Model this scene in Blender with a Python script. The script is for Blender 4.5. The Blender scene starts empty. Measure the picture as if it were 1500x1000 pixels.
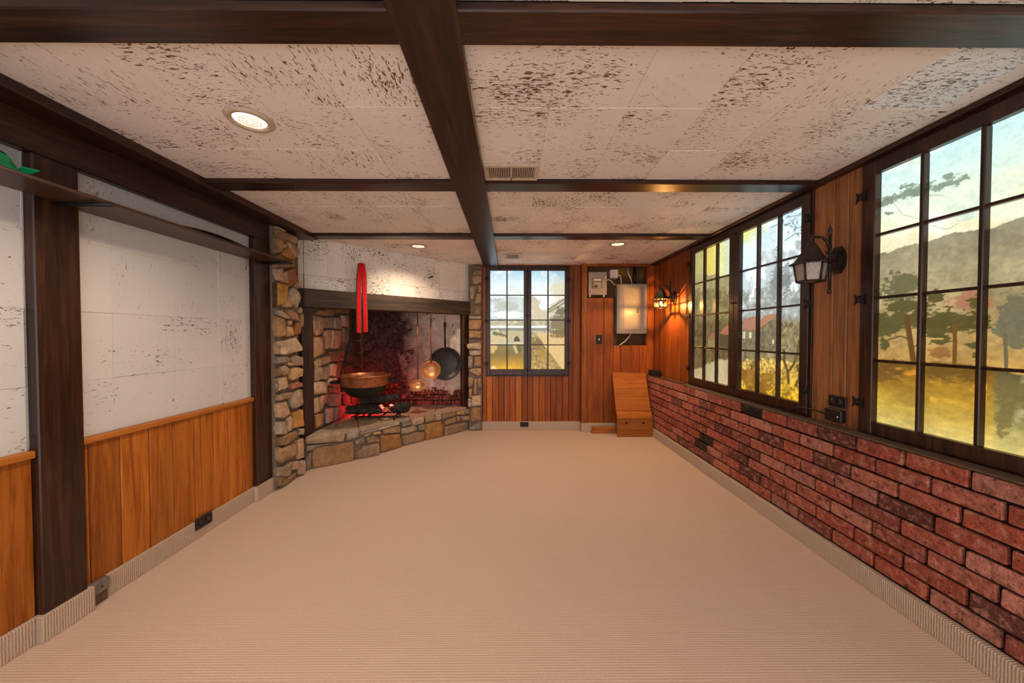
import bpy, bmesh, math, random
import numpy as np
from mathutils import Vector, Matrix
random.seed(7)

# ------------------------------------------------------------------ camera
F = 515.0                       # focal length in pixels of the 1500x1000 frame
VX, VY = 746.5, 490.0           # where the room's long edges meet
CAM = np.array([0.0, 0.0, 1.202])
_p = -math.atan((500 - VY) / F); _y = math.atan((750 - VX) / F)
CF = np.array([math.sin(_y) * math.cos(_p), math.cos(_y) * math.cos(_p), math.sin(_p)])
CR = np.array([math.cos(_y), -math.sin(_y), 0.0]); CU = np.cross(CR, CF)
sc = bpy.context.scene
col = sc.collection
cd = bpy.data.cameras.new('camera'); cd.sensor_width = 36; cd.lens = F * 36 / 1500
cd.sensor_fit = 'HORIZONTAL'; cd.clip_start = 0.02
co = bpy.data.objects.new('camera', cd); col.objects.link(co)
co.matrix_world = Matrix([[CR[0], CU[0], -CF[0], CAM[0]], [CR[1], CU[1], -CF[1], CAM[1]],
                          [CR[2], CU[2], -CF[2], CAM[2]], [0, 0, 0, 1]])
sc.camera = co

# ------------------------------------------------------------------ world, exposure
wd = bpy.data.worlds.new('world'); sc.world = wd; wd.use_nodes = True
wd.node_tree.nodes['Background'].inputs[0].default_value = (1.0, 0.95, 0.92, 1)
wd.node_tree.nodes['Background'].inputs[1].default_value = 2.6
sc.view_settings.view_transform = 'Standard'; sc.view_settings.look = 'None'
sc.view_settings.gamma = 1.0; sc.view_settings.use_curve_mapping = False
sc.view_settings.exposure = 0.0
DOWNLIGHT_W = 56.0
LANTERN_W = 20.0
PANE_GAIN = 1.3

# ------------------------------------------------------------------ pixel to place
def ray(x, y): return CF + CR * (x - 750) / F + CU * (500 - y) / F
def P(x, y, ax, v):
    i = 'XYZ'.index(ax); d = ray(x, y); return Vector(CAM + d * ((v - CAM[i]) / d[i]))
def on_plane(x, y, p0, n):
    d = Vector(ray(x, y)); c = Vector(CAM); n = Vector(n)
    return c + d * ((Vector(p0) - c).dot(n) / d.dot(n))
def px_of(pts):
    d = pts - CAM; w = d @ CF
    return 750 + F * (d @ CR) / w, 500 - F * (d @ CU) / w

# ------------------------------------------------------------------ mesh helpers
class MB:
    def __init__(s): s.bm = bmesh.new()
    def box(s, x0, x1, y0, y1, z0, z1, bev=0.0, seg=1):
        b = bmesh.new(); bmesh.ops.create_cube(b, size=1.0)
        bmesh.ops.scale(b, vec=(abs(x1 - x0), abs(y1 - y0), abs(z1 - z0)), verts=b.verts)
        bmesh.ops.translate(b, vec=((x0 + x1) / 2, (y0 + y1) / 2, (z0 + z1) / 2), verts=b.verts)
        if bev: bmesh.ops.bevel(b, geom=b.edges[:], offset=bev, segments=seg, affect='EDGES', profile=0.5)
        return s.join(b)
    def join(s, b, mat=None):
        if mat is not None: bmesh.ops.transform(b, matrix=mat, verts=b.verts)
        mp = {}
        for v in b.verts: mp[v] = s.bm.verts.new(v.co)
        for f in b.faces:
            try:
                nf = s.bm.faces.new([mp[v] for v in f.verts]); nf.smooth = f.smooth
            except ValueError: pass
        b.free(); return s
    def prism(s, pts, vec):
        """closed polygon pts (3D) swept along vec"""
        n = len(pts); vec = Vector(vec)
        a = [s.bm.verts.new(Vector(p)) for p in pts]; c = [s.bm.verts.new(Vector(p) + vec) for p in pts]
        s.bm.faces.new(a); s.bm.faces.new(c[::-1])
        for i in range(n): s.bm.faces.new([a[(i + 1) % n], a[i], c[i], c[(i + 1) % n]])
        return s
    def tube(s, path, r, n=8, cap=True, closed=False):
        path = [Vector(p) for p in path]; m = len(path); rr = r if isinstance(r, (list, tuple)) else [r] * m
        rings = []; up = None
        for i, p in enumerate(path):
            if closed: t = path[(i + 1) % m] - path[i - 1]
            else: t = path[min(i + 1, m - 1)] - path[max(i - 1, 0)]
            t.normalize()
            if up is None:
                up = Vector((0, 0, 1)) if abs(t.z) < 0.9 else Vector((1, 0, 0))
            u = t.cross(up).normalized(); v = u.cross(t).normalized(); up = v
            rings.append([s.bm.verts.new(p + (u * math.cos(2 * math.pi * k / n) + v * math.sin(2 * math.pi * k / n)) * rr[i]) for k in range(n)])
        for i in range(m if closed else m - 1):
            a, b = rings[i], rings[(i + 1) % m]
            for k in range(n):
                f = s.bm.faces.new([a[k], a[(k + 1) % n], b[(k + 1) % n], b[k]]); f.smooth = True
        if cap and not closed:
            s.bm.faces.new(rings[0][::-1]); s.bm.faces.new(rings[-1])
        return s
    def lathe(s, prof, n=24, mat=None, smooth=True):
        """prof: (r, z) list, axis z"""
        b = bmesh.new(); rings = []
        for r, z in prof:
            if r < 1e-6: rings.append([b.verts.new((0, 0, z))])
            else: rings.append([b.verts.new((r * math.cos(2 * math.pi * k / n), r * math.sin(2 * math.pi * k / n), z)) for k in range(n)])
        for i in range(len(rings) - 1):
            A, B = rings[i], rings[i + 1]
            for k in range(n):
                k2 = (k + 1) % n
                if len(A) == 1 and len(B) == 1: continue
                if len(A) == 1: f = b.faces.new([A[0], B[k2], B[k]])
                elif len(B) == 1: f = b.faces.new([A[k], A[k2], B[0]])
                else: f = b.faces.new([A[k], A[k2], B[k2], B[k]])
                f.smooth = smooth
        return s.join(b, mat)
    def quad(s, a, b, c, d):
        s.bm.faces.new([s.bm.verts.new(Vector(p)) for p in (a, b, c, d)]); return s
    def mesh(s, name):
        bmesh.ops.recalc_face_normals(s.bm, faces=s.bm.faces)
        me = bpy.data.meshes.new(name); s.bm.to_mesh(me); s.bm.free(); return me
    def build(s, name, mat, parent=None, color=None): return link(name, s.mesh(name), mat, parent, color)

def link(name, me, mat, parent=None, color=None):
    if mat is not None and len(me.materials) == 0: me.materials.append(mat)
    o = bpy.data.objects.new(name, me); col.objects.link(o)
    if parent is not None: o.parent = parent
    if color is not None: o.color = (*color, 1)
    return o
def tag(o, label, cat, group=None, kind=None):
    o['label'] = label
    if cat: o['category'] = cat
    if group: o['group'] = group
    if kind: o['kind'] = kind
    return o
def struct(o, label=None):
    o['kind'] = 'structure'
    if label: o['label'] = label
    return o
def empty(name, loc=(0, 0, 0)):
    o = bpy.data.objects.new(name, None); col.objects.link(o); o.location = loc; o.empty_display_size = 0.05
    return o
def box(name, mat, parent, x0, x1, y0, y1, z0, z1, bev=0.0, color=None):
    return MB().box(x0, x1, y0, y1, z0, z1, bev).build(name, mat, parent, color)

# ------------------------------------------------------------------ materials
class NT:
    def __init__(s, name):
        s.m = bpy.data.materials.new(name); s.m.use_nodes = True; s.t = s.m.node_tree; s.t.nodes.clear()
        s.out = s.n('ShaderNodeOutputMaterial'); s.bs = s.n('ShaderNodeBsdfPrincipled')
        s.l(s.bs.outputs[0], s.out.inputs[0])
    def n(s, k, **kw):
        x = s.t.nodes.new(k)
        for a, b in kw.items(): setattr(x, a, b)
        return x
    def l(s, a, b): s.t.links.new(a, b)
    def set(s, node, **kw):
        for a, b in kw.items():
            i = node.inputs[a.replace('_', ' ')]
            if hasattr(b, 'is_output') or isinstance(b, bpy.types.NodeSocket): s.l(b, i)
            else: i.default_value = b
        return node
    def coord(s, scale=(1, 1, 1), rnd=0.0, which='Object', rot=(0, 0, 0)):
        tc = s.n('ShaderNodeTexCoord'); mp = s.n('ShaderNodeMapping')
        mp.inputs['Scale'].default_value = scale; mp.inputs['Rotation'].default_value = rot
        src = tc.outputs[which]
        if rnd:
            oi = s.n('ShaderNodeObjectInfo'); mu = s.n('ShaderNodeMath', operation='MULTIPLY'); mu.inputs[1].default_value = rnd
            s.l(oi.outputs['Random'], mu.inputs[0]); ad = s.n('ShaderNodeVectorMath', operation='ADD')
            s.l(src, ad.inputs[0]); s.l(mu.outputs[0], ad.inputs[1]); src = ad.outputs[0]
        s.l(src, mp.inputs[0]); return mp.outputs[0]
    def noise(s, vec, scale, detail=4, rough=0.55, dist=0.0):
        x = s.n('ShaderNodeTexNoise'); s.l(vec, x.inputs['Vector'])
        s.set(x, Scale=scale, Detail=detail, Roughness=rough, Distortion=dist); return x.outputs['Fac']
    def ramp(s, fac, *stops, interp='LINEAR'):
        r = s.n('ShaderNodeValToRGB'); r.color_ramp.interpolation = interp; e = r.color_ramp.elements
        while len(e) < len(stops): e.new(0.5)
        for i, (p, c) in enumerate(stops):
            e[i].position = p; e[i].color = c if len(c) == 4 else (*c, 1)
        s.l(fac, r.inputs[0]); return r.outputs[0]
    def g(s, v): return (v, v, v)
    def mix(s, fac, a, b, mode='MIX'):
        x = s.n('ShaderNodeMix', data_type='RGBA', blend_type=mode)
        for sock, v in ((x.inputs[0], fac), (x.inputs[6], a), (x.inputs[7], b)):
            if isinstance(v, bpy.types.NodeSocket): s.l(v, sock)
            else: sock.default_value = v if not isinstance(v, tuple) else (*v[:3], 1)
        return x.outputs[2]
    def math(s, op, a, b=0.0, clamp=False):
        x = s.n('ShaderNodeMath', operation=op); x.use_clamp = clamp
        for i, v in enumerate((a, b)):
            if isinstance(v, bpy.types.NodeSocket): s.l(v, x.inputs[i])
            else: x.inputs[i].default_value = v
        return x.outputs[0]
    def bump(s, h, strength=0.3, dist=0.01):
        b = s.n('ShaderNodeBump'); s.set(b, Strength=strength, Distance=dist); s.l(h, b.inputs['Height'])
        s.l(b.outputs[0], s.bs.inputs['Normal'])
    def done(s, base=None, rough=None, spec=None, metal=None):
        for k, v in (('Base Color', base), ('Roughness', rough), ('Specular IOR Level', spec), ('Metallic', metal)):
            if v is None: continue
            i = s.bs.inputs[k]
            if isinstance(v, bpy.types.NodeSocket): s.l(v, i)
            else: i.default_value = (*v[:3], 1) if isinstance(v, tuple) else v
        return s.m

def wood(name, axis, c_dark, c_mid, c_light, rough=0.4, spec=0.4, var=0.35, grain=1.0, bump=0.15):
    t = NT(name)
    st = {'X': (1.2, 22, 22), 'Y': (22, 1.2, 22), 'Z': (22, 22, 1.2)}[axis]
    v = t.coord(st, 13.0)
    n1 = t.noise(v, 1.6 * grain, 6, 0.6, 0.9); n2 = t.noise(v, 9.0 * grain, 3, 0.6, 0.2)
    fac = t.math('ADD', t.math('MULTIPLY', n1, 0.7), t.math('MULTIPLY', n2, 0.3))
    c = t.ramp(fac, (0.34, c_dark), (0.5, c_mid), (0.68, c_light))
    oi = t.n('ShaderNodeObjectInfo')
    rv = t.math('ADD', t.math('MULTIPLY', oi.outputs['Random'], var), 1 - var / 2)
    hs = t.n('ShaderNodeHueSaturation'); t.l(c, hs.inputs['Color']); t.l(rv, hs.inputs['Value'])
    t.bump(fac, bump, 0.004)
    return t.done(hs.outputs[0], rough, spec)
M = {}
DW = ((0.007, 0.0028, 0.002), (0.030, 0.010, 0.006), (0.075, 0.027, 0.014))
for a in 'XYZ': M['dark' + a] = wood('dark_stained_wood_' + a, a, *DW, rough=0.33, spec=0.45, var=0.2, bump=0.3)
M['pineZ'] = wood('orange_pine_upright', 'Z', (0.19, 0.047, 0.005), (0.35, 0.103, 0.012), (0.48, 0.165, 0.026), rough=0.42, spec=0.3, var=0.5)
M['pineY'] = wood('orange_pine_rail', 'Y', (0.30, 0.09, 0.012), (0.46, 0.15, 0.022), (0.56, 0.21, 0.04), rough=0.42, spec=0.3)
M['pineX'] = wood('orange_pine_level', 'X', (0.30, 0.09, 0.012), (0.46, 0.15, 0.022), (0.56, 0.21, 0.04), rough=0.42, spec=0.3)
M['cedarZ'] = wood('red_cedar_upright', 'Z', (0.13, 0.028, 0.004), (0.25, 0.060, 0.008), (0.36, 0.10, 0.016), rough=0.42, spec=0.3, var=0.5)
M['oakZ'] = wood('varnished_oak_upright', 'Z', (0.16, 0.058, 0.02), (0.30, 0.125, 0.046), (0.42, 0.195, 0.078), rough=0.4, spec=0.3, var=0.25, bump=0.3)
M['mantel'] = wood('blackened_mantel_wood', 'X', (0.018, 0.012, 0.009), (0.045, 0.03, 0.022), (0.09, 0.055, 0.035), rough=0.5, spec=0.4, var=0.0, bump=0.4)
M['shelfwood'] = wood('brown_shelf_wood', 'Y', (0.025, 0.012, 0.008), (0.055, 0.027, 0.017), (0.10, 0.05, 0.03), rough=0.35, spec=0.4, var=0.0)

def tile_mat(name, plane, base, fiss, amount=0.0, swap=True):
    """painted fissured fibre tile; plane gives the two in-plane axes"""
    t = NT(name)
    tc = t.n('ShaderNodeTexCoord'); sp = t.n('ShaderNodeSeparateXYZ'); t.l(tc.outputs['Object'], sp.inputs[0])
    a, b = sp.outputs['XYZ'.index(plane[0])], sp.outputs['XYZ'.index(plane[1])]
    oi = t.n('ShaderNodeObjectInfo'); r = oi.outputs['Random']
    sw = t.math('GREATER_THAN', r, 0.72 if swap else 2.0)
    def mixv(x, y):
        m = t.n('ShaderNodeMix', data_type='FLOAT'); t.l(sw, m.inputs[0]); t.l(x, m.inputs[2]); t.l(y, m.inputs[3]); return m.outputs[0]
    u, v = mixv(a, b), mixv(b, a)
    off = t.math('MULTIPLY', r, 37.0)
    cb = t.n('ShaderNodeCombineXYZ'); t.l(u, cb.inputs[0]); t.l(v, cb.inputs[1]); t.l(off, cb.inputs[2])
    def m(sx, sy):
        k = t.n('ShaderNodeMapping'); k.inputs['Scale'].default_value = (sx, sy, 1); t.l(cb.outputs[0], k.inputs[0]); return k.outputs[0]
    f1 = t.noise(m(38, 125), 1.0, 3, 0.62, 0.9)
    f2 = t.noise(m(110, 210), 1.0, 2, 0.6, 0.3)
    msk = t.noise(m(3.2, 3.6), 1.0, 2, 0.5)
    th = t.math('ADD', t.math('MULTIPLY', msk, -0.42), 0.815 - amount)
    crack = t.math('MULTIPLY', t.math('SUBTRACT', f1, th), 22.0, True)
    pits = t.math('MULTIPLY', t.math('SUBTRACT', f2, 0.715 - amount * 0.4), 18.0, True)
    k = t.math('MAXIMUM', crack, t.math('MULTIPLY', pits, 0.6))
    tone = t.ramp(t.noise(m(2.0, 2.0), 1.0, 3), (0.3, tuple(x * 0.93 for x in base)), (0.7, base))
    t.l(t.math('SUBTRACT', t.math('MULTIPLY', t.noise(m(140, 140), 1.0, 2), 0.25), k), (bn := t.n('ShaderNodeBump')).inputs['Height'])
    t.set(bn, Strength=0.45, Distance=0.004); t.l(bn.outputs[0], t.bs.inputs['Normal'])
    return t.done(t.mix(k, tone, fiss), 0.85, 0.15)
M['ctile'] = tile_mat('painted_fissured_ceiling_tile', 'XY', (0.83, 0.765, 0.71), (0.17, 0.08, 0.045), 0.004)
M['ctile_new'] = tile_mat('new_white_ceiling_tile', 'XY', (0.88, 0.90, 0.93), (0.22, 0.2, 0.19), 0.0, False)
M['wtile'] = tile_mat('painted_fissured_wall_tile', 'YZ', (0.62, 0.62, 0.63), (0.10, 0.08, 0.07), -0.055)
M['htile'] = tile_mat('painted_fissured_hood_tile', 'XZ', (0.78, 0.73, 0.67), (0.09, 0.07, 0.06), 0.0)

def carpet(name, rib_axis, base, pitch, strength=0.5, ribk=0.6):
    t = NT(name); tc = t.n('ShaderNodeTexCoord'); sp = t.n('ShaderNodeSeparateXYZ'); t.l(tc.outputs['Object'], sp.inputs[0])
    x = t.math('ADD', sp.outputs['XYZ'.index(rib_axis)], t.math('MULTIPLY', t.noise(t.coord((6, 6, 6)), 8.0, 2), 0.004))
    s_ = t.math('SINE', t.math('MULTIPLY', x, 2 * math.pi / pitch))
    rib = t.math('ADD', t.math('MULTIPLY', s_, 0.5), 0.5)
    fib = t.noise(t.coord((1, 1, 1)), 190.0, 2, 0.7)
    blot = t.noise(t.coord((1, 1, 1)), 1.6, 3, 0.5)
    h = t.math('ADD', t.math('MULTIPLY', rib, ribk), t.math('MULTIPLY', fib, 0.9))
    c = t.ramp(h, (0.15, tuple(k * 0.68 for k in base)), (0.95, tuple(k * 1.12 for k in base)))
    c = t.mix(t.math('MULTIPLY', t.math('SUBTRACT', blot, 0.42), 0.5, True), c, tuple(k * 0.8 for k in base))
    t.bump(h, strength, 0.004)
    return t.done(c, 0.95, 0.05)
M['carpet'] = carpet('beige_ribbed_carpet', 'Y', (0.57, 0.43, 0.345), 0.0105, 0.45, 0.3)
M['cbaseX'] = carpet('carpet_baseboard_x', 'X', (0.50, 0.39, 0.30), 0.009, 0.9)
M['cbaseY'] = carpet('carpet_baseboard_y', 'Y', (0.50, 0.39, 0.30), 0.009, 0.9)

def obj_color_mat(name, rough, spec, sc1, lo, hi, blotch=None, bumps=0.5, bd=0.01):
    """colour comes from the object's own colour, broken up by noise"""
    t = NT(name); oi = t.n('ShaderNodeObjectInfo'); v = t.coord((1, 1, 1), 9.0)
    n1 = t.noise(v, sc1, 5, 0.62); n2 = t.noise(v, sc1 * 5, 3, 0.6)
    f = t.math('ADD', t.math('MULTIPLY', n1, 0.65), t.math('MULTIPLY', n2, 0.35))
    c = t.mix(1.0, oi.outputs['Color'], t.ramp(f, (0.3, t.g(lo)), (0.7, t.g(hi))), 'MULTIPLY')
    if blotch:
        for (bc, s_, th, k) in blotch:
            m = t.math('MULTIPLY', t.math('SUBTRACT', t.noise(v, s_, 4, 0.65), th), k, True)
            c = t.mix(t.math('MULTIPLY', m, 0.8), c, bc)
    t.bump(f, bumps, bd)
    return t.done(c, rough, spec)
M['brick'] = obj_color_mat('worn_red_brick', 0.8, 0.2, 38, 0.45, 1.45,
    [((0.54, 0.26, 0.20), 34, 0.50, 5.0), ((0.045, 0.02, 0.014), 20, 0.57, 8.0), ((0.035, 0.016, 0.012), 95, 0.58, 14.0)], 1.0, 0.010)
M['stone'] = obj_color_mat('split_field_stone', 0.85, 0.2, 14, 0.45, 1.3, [((0.16, 0.13, 0.10), 8, 0.60, 4.0)], 0.9, 0.02)
M['slab'] = obj_color_mat('hearth_slab', 0.85, 0.2, 9, 0.6, 1.2, [((0.16, 0.12, 0.10), 4, 0.60, 4.0)], 0.7, 0.012)
def plain(name, c, rough=0.6, spec=0.3, metal=0.0, nscale=30, var=0.25, bump=0.15):
    t = NT(name); n = t.noise(t.coord((1, 1, 1)), nscale, 4)
    b = t.ramp(n, (0.3, tuple(x * (1 - var) for x in c)), (0.7, tuple(min(1, x * (1 + var)) for x in c)))
    t.bump(n, bump, 0.004); return t.done(b, rough, spec, metal)
M['mortar'] = plain('black_mortar', (0.014, 0.011, 0.010), 0.9, 0.1)
M['gmortar'] = plain('grey_stone_mortar', (0.17, 0.135, 0.105), 0.95, 0.1, nscale=50, bump=0.6)
M['ledge'] = plain('brown_ledge', (0.11, 0.07, 0.05), 0.6, 0.3)
M['iron'] = plain('black_iron', (0.012, 0.012, 0.012), 0.5, 0.4, 0.3)
M['skillet'] = plain('seasoned_cast_iron', (0.03, 0.03, 0.032), 0.42, 0.5, 0.4, nscale=18)
M['blackplastic'] = plain('black_plastic', (0.010, 0.009, 0.009), 0.35, 0.4, var=0.1, bump=0.0)
M['bronze'] = plain('hammered_bronze', (0.055, 0.042, 0.030), 0.42, 0.5, 0.75, nscale=120, var=0.7, bump=0.9)
M['copper'] = plain('aged_copper', (0.42, 0.16, 0.07), 0.38, 0.5, 0.75, nscale=25, var=0.35)
M['coppershine'] = plain('bright_copper', (0.60, 0.31, 0.14), 0.42, 0.5, 0.7, nscale=60, var=0.25)
M['brownhandle'] = plain('brown_copper_handle', (0.20, 0.085, 0.04), 0.45, 0.4, 0.3)
M['cream'] = plain('cream_enamel', (0.50, 0.40, 0.30), 0.45, 0.4, var=0.12)
M['steelpaint'] = plain('grey_painted_steel', (0.34, 0.31, 0.275), 0.32, 0.45, 0.0, var=0.06, bump=0.02)
M['whiteplastic'] = plain('white_plastic', (0.68, 0.64, 0.60), 0.4, 0.4, var=0.05, bump=0.0)
M['red'] = plain('red_felt', (0.62, 0.012, 0.014), 0.8, 0.1, nscale=90, var=0.15)
M['cloth_dark'] = plain('grey_fringe', (0.10, 0.085, 0.08), 0.9, 0.05)
M['green'] = plain('green_plastic', (0.0, 0.34, 0.13), 0.22, 0.5, var=0.1, nscale=6, bump=0.05)
M['greyplate'] = plain('grey_metal_plate', (0.16, 0.14, 0.12), 0.5, 0.4)
M['darkpanel'] = plain('dark_warped_board', (0.02, 0.012, 0.01), 0.5, 0.3)
M['charlog'] = plain('charred_log', (0.035, 0.03, 0.028), 0.9, 0.2, nscale=40, var=0.6, bump=1.0)
M['oldwood'] = plain('raw_backing_board', (0.13, 0.075, 0.03), 0.8, 0.15, nscale=8)
M['wallbase'] = plain('plain_wall_core', (0.07, 0.05, 0.04), 0.9, 0.1)
M['brightwood'] = wood('orange_pine_box', 'X', (0.20, 0.055, 0.007), (0.33, 0.10, 0.013), (0.44, 0.16, 0.025), rough=0.42, var=0.4)
def emit(name, c, s):
    t = NT(name); t.set(t.bs, Emission_Strength=s); t.bs.inputs['Emission Color'].default_value = (*c, 1)
    return t.done((0.8, 0.8, 0.8), 0.4)
M['lens'] = emit('lit_lamp_reflector', (1.0, 0.86, 0.70), 2.2)
M['coil'] = emit('lit_lamp_coil', (1.0, 0.58, 0.32), 0.62)
M['bulb'] = emit('lit_amber_bulb', (1.0, 0.62, 0.2), 30.0)
M['ember'] = emit('glowing_ember', (1.0, 0.10, 0.05), 1.6)
t = NT('seeded_lantern_glass'); n = t.noise(t.coord((1, 1, 1)), 90, 3)
t.bump(n, 0.8, 0.004); t.set(t.bs, Transmission_Weight=0.55)
M['lglass'] = t.done(t.ramp(n, (0.3, (0.55, 0.42, 0.36)), (0.7, (0.85, 0.80, 0.74))), 0.35)
# whitewash smeared over firebrick; soot has its own shape round the flue corner
t = NT('smeared_whitewash'); v = t.coord((1, 1, 1)); sp = t.n('ShaderNodeSeparateXYZ'); t.l(v, sp.inputs[0])
soot = t.math('ADD', t.math('MULTIPLY', sp.outputs[0], -2.6), -3.5 + 0.42)
soot = t.math('ADD', soot, t.math('MULTIPLY', t.noise(v, 5.0, 5, 0.65), 1.7)); soot = t.math('ADD', soot, -0.35, True)
c = t.mix(soot, t.ramp(t.noise(v, 12, 5), (0.3, (0.42, 0.36, 0.30)), (0.7, (0.72, 0.66, 0.58))),
          t.ramp(t.noise(v, 30, 5), (0.3, (0.012, 0.008, 0.008)), (0.72, (0.10, 0.06, 0.055))))
t.bump(t.noise(v, 40, 5), 0.6, 0.01); M['whitewash'] = t.done(c, 0.8, 0.2)

# ------------------------------------------------------------------ room shell
CEIL = 2.078; XL, XR, YF = -1.865, 1.79, 4.43; YB = -1.2
struct(box('floor', M['carpet'], None, -2.1, 2.1, YB, 4.75, -0.1, 0), 'beige ribbed wall to wall carpet')
ceiling = struct(box('ceiling', M['wallbase'], None, -2.1, 2.1, YB, 4.75, CEIL + 0.012, CEIL + 0.12), 'low ceiling of cream fissured tiles between dark boards')
wall_left = struct(box('wall_left', M['wallbase'], None, -2.1, XL - 0.012, YB, 4.75, 0, CEIL + 0.012), 'left wall of white tiles above orange wainscot')
wall_right = struct(box('wall_right', M['oldwood'], None, XR + 0.05, 2.1, YB, 4.75, 0, CEIL + 0.012), 'right wall of varnished upright boards around the windows')
wall_far = struct(box('wall_far', M['oldwood'], None, -2.1, 2.1, 4.50, 4.75, 0, CEIL + 0.012), 'end wall of upright orange boards')

# ceiling tiles, three rows to a bay between the boards
XC_R = [-0.148 + 0.302 * k for k in range(7)] + [1.80]
XC_L = [-1.87, -1.54] + [-1.238 + 0.302 * k for k in range(3)] + [-0.325]
rows = []
for y0 in (0.004, 1.062, 2.118):
    rows += [(y0 + 0.3125 * k, y0 + 0.3125 * (k + 1)) for k in range(3)]
rows += [(3.175 + 0.314 * k, 3.175 + 0.314 * (k + 1)) for k in range(4)]
rows = [(-1.05 + 0.3125 * k, -1.05 + 0.3125 * (k + 1)) for k in range(3)] + rows
for ri, (a, b) in enumerate(rows):
    for xs in (XC_R, XC_L):
        for x0, x1 in zip(xs[:-1], xs[1:]):
            new = xs is XC_R and abs(x0 - 1.362) < 0.02 and abs(a - 1.062) < 0.01
            dz = random.uniform(-0.0012, 0.0012)
            box('ceiling_tile', M['ctile_new' if new else 'ctile'], ceiling, x0 + 0.0003, x1 - 0.0003, a + 0.0003, b - 0.0003,
                CEIL + dz, CEIL + 0.012, 0.0010)
# the dark boards under the ceiling
tn = [0]
def trim(mat, x0, x1, y0, y1, z0, z1, label, bev=0.004):
    tn[0] += 1
    return struct(box('trim_%d' % tn[0], M[mat], None, x0, x1, y0, y1, z0, z1, bev), label)
for yb in (-0.115, 0.940, 1.998, 3.056):
    trim('darkX', -1.72, -0.318, yb, yb + 0.114, CEIL - 0.026, CEIL, 'flat dark board across the ceiling')
    trim('darkX', -0.142, 1.80, yb, yb + 0.114, CEIL - 0.026, CEIL, 'flat dark board across the ceiling')
trim('darkY', -0.322, -0.138, YB, 4.42, CEIL - 0.032, CEIL, 'broad dark board running the length of the ceiling')
trim('darkY', -1.87, -1.70, YB, 3.14, CEIL - 0.042, CEIL, 'dark cornice board along the left wall')
trim('darkY', 1.745, 1.80, YB, 4.42, CEIL - 0.024, CEIL, 'dark moulding where ceiling meets the right wall')
trim('darkY', -1.866, -1.825, YB, 2.70, 1.900, 2.038, 'dark header board over the white wall panels')
trim('darkZ', -1.866, -1.825, 1.368, 1.515, 0.0, 1.900, 'dark upright post on the left wall')
trim('darkZ', -1.866, -1.825, 2.535, 2.700, 0.0, 1.900, 'dark upright post beside the stone pillar')
# left wall: tiles above, boards below, cap rail
for y0 in [1.665 - 0.302 * k for k in range(7, -4, -1)]:
    for z0, z1 in ((0.752, 1.0), (1.0, 1.302), (1.302, 1.604), (1.604, 1.905)):
        y1 = min(y0 + 0.302, 2.70)
        if y1 - y0 < 0.02: continue
        box('wall_tile', M['wtile'], wall_left, XL - 0.012, XL + random.uniform(-0.0015, 0.0015), y0 + 0.0002, y1 - 0.0002, z0 + 0.0002, z1 - 0.0002, 0.0007)
seams = [1.534, 1.551, 1.677, 1.811, 1.94, 2.07, 2.204, 2.32, 2.459, 2.54]
seams2 = [-0.2 + 0.131 * k for k in range(12)] + [1.37]
for ss in (seams, seams2):
    for a, b in zip(ss[:-1], ss[1:]):
        box('wainscot_board', M['pineZ'], wall_left, XL - 0.012, -1.853 + random.uniform(-0.001, 0.001), a + 0.0014, b - 0.0014, 0.0, 0.725, 0.004)
for a, b in ((1.515, 2.537), (-0.2, 1.37)):
    box('wainscot_cap', M['pineY'], wall_left, XL - 0.012, -1.838, a, b, 0.723, 0.752, 0.004)
# carpet baseboards
def baseboard(nm, pts, mat, h=0.105, th=0.012, label='ribbed carpet baseboard'):
    mb = MB()
    for (x0, x1, y0, y1) in pts: mb.box(x0, x1, y0, y1, 0, h, 0.003)
    return struct(mb.build(nm, M[mat], None), label)
baseboard('baseboard_left', [(-1.853, -1.838, YB, 1.362), (-1.853, -1.812, 1.355, 1.53), (-1.853, -1.838, 1.60, 2.53), (-1.853, -1.812, 2.522, 2.70)], 'cbaseY')
baseboard('baseboard_right', [(1.684, 1.7185, YB, 4.33)], 'cbaseY', 0.098)
baseboard('baseboard_far', [(-0.345, 0.90, 4.40, 4.44), (0.885, 1.70, 4.315, 4.345)], 'cbaseX')

# far wall boards
def fboard(x0, x1, z0, z1, mat='cedarZ', y=YF, nm='wall_board'):
    return box(nm, M[mat], wall_far, x0 + 0.0016, x1 - 0.0016, y + random.uniform(-0.001, 0.001), y + 0.07, z0, z1, 0.0032)
xs = [-0.345, -0.29] + [-0.29 + 0.0735 * k for k in range(1, 14)] + [0.743]
for a, b in zip(xs[:-1], xs[1:]): fboard(a, b, 0.0, 2.07 if b <= -0.28 else 0.69, 'pineZ' if random.random() < 0.5 else 'cedarZ')
for a, b in ((0.743, 0.80), (0.80, 0.90)): fboard(a, b, 0.0, 2.07, 'cedarZ')
box('head_board', M['cedarZ'], wall_far, -0.345, 0.90, 4.425, 4.50, 2.063, CEIL, 0.002)
YS = 4.345
fboard(0.890, 0.956, 0.0, CEIL, 'pineZ', YS - 0.012)
fboard(0.956, 1.165, 0.0, 1.657, 'cedarZ', YS); fboard(1.165, 1.285, 0.0, 1.657, 'cedarZ', YS)
for a, b in ((1.285, 1.37), (1.37, 1.50), (1.50, 1.61), (1.61, 1.70)): fboard(a, b, 0.0, 1.067, 'cedarZ', YS)
fboard(1.70, 1.79, 0.0, CEIL, 'cedarZ', YS)
box('head_board', M['cedarZ'], wall_far, 0.956, 1.70, YS, 4.42, 2.045, CEIL, 0.002)
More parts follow.
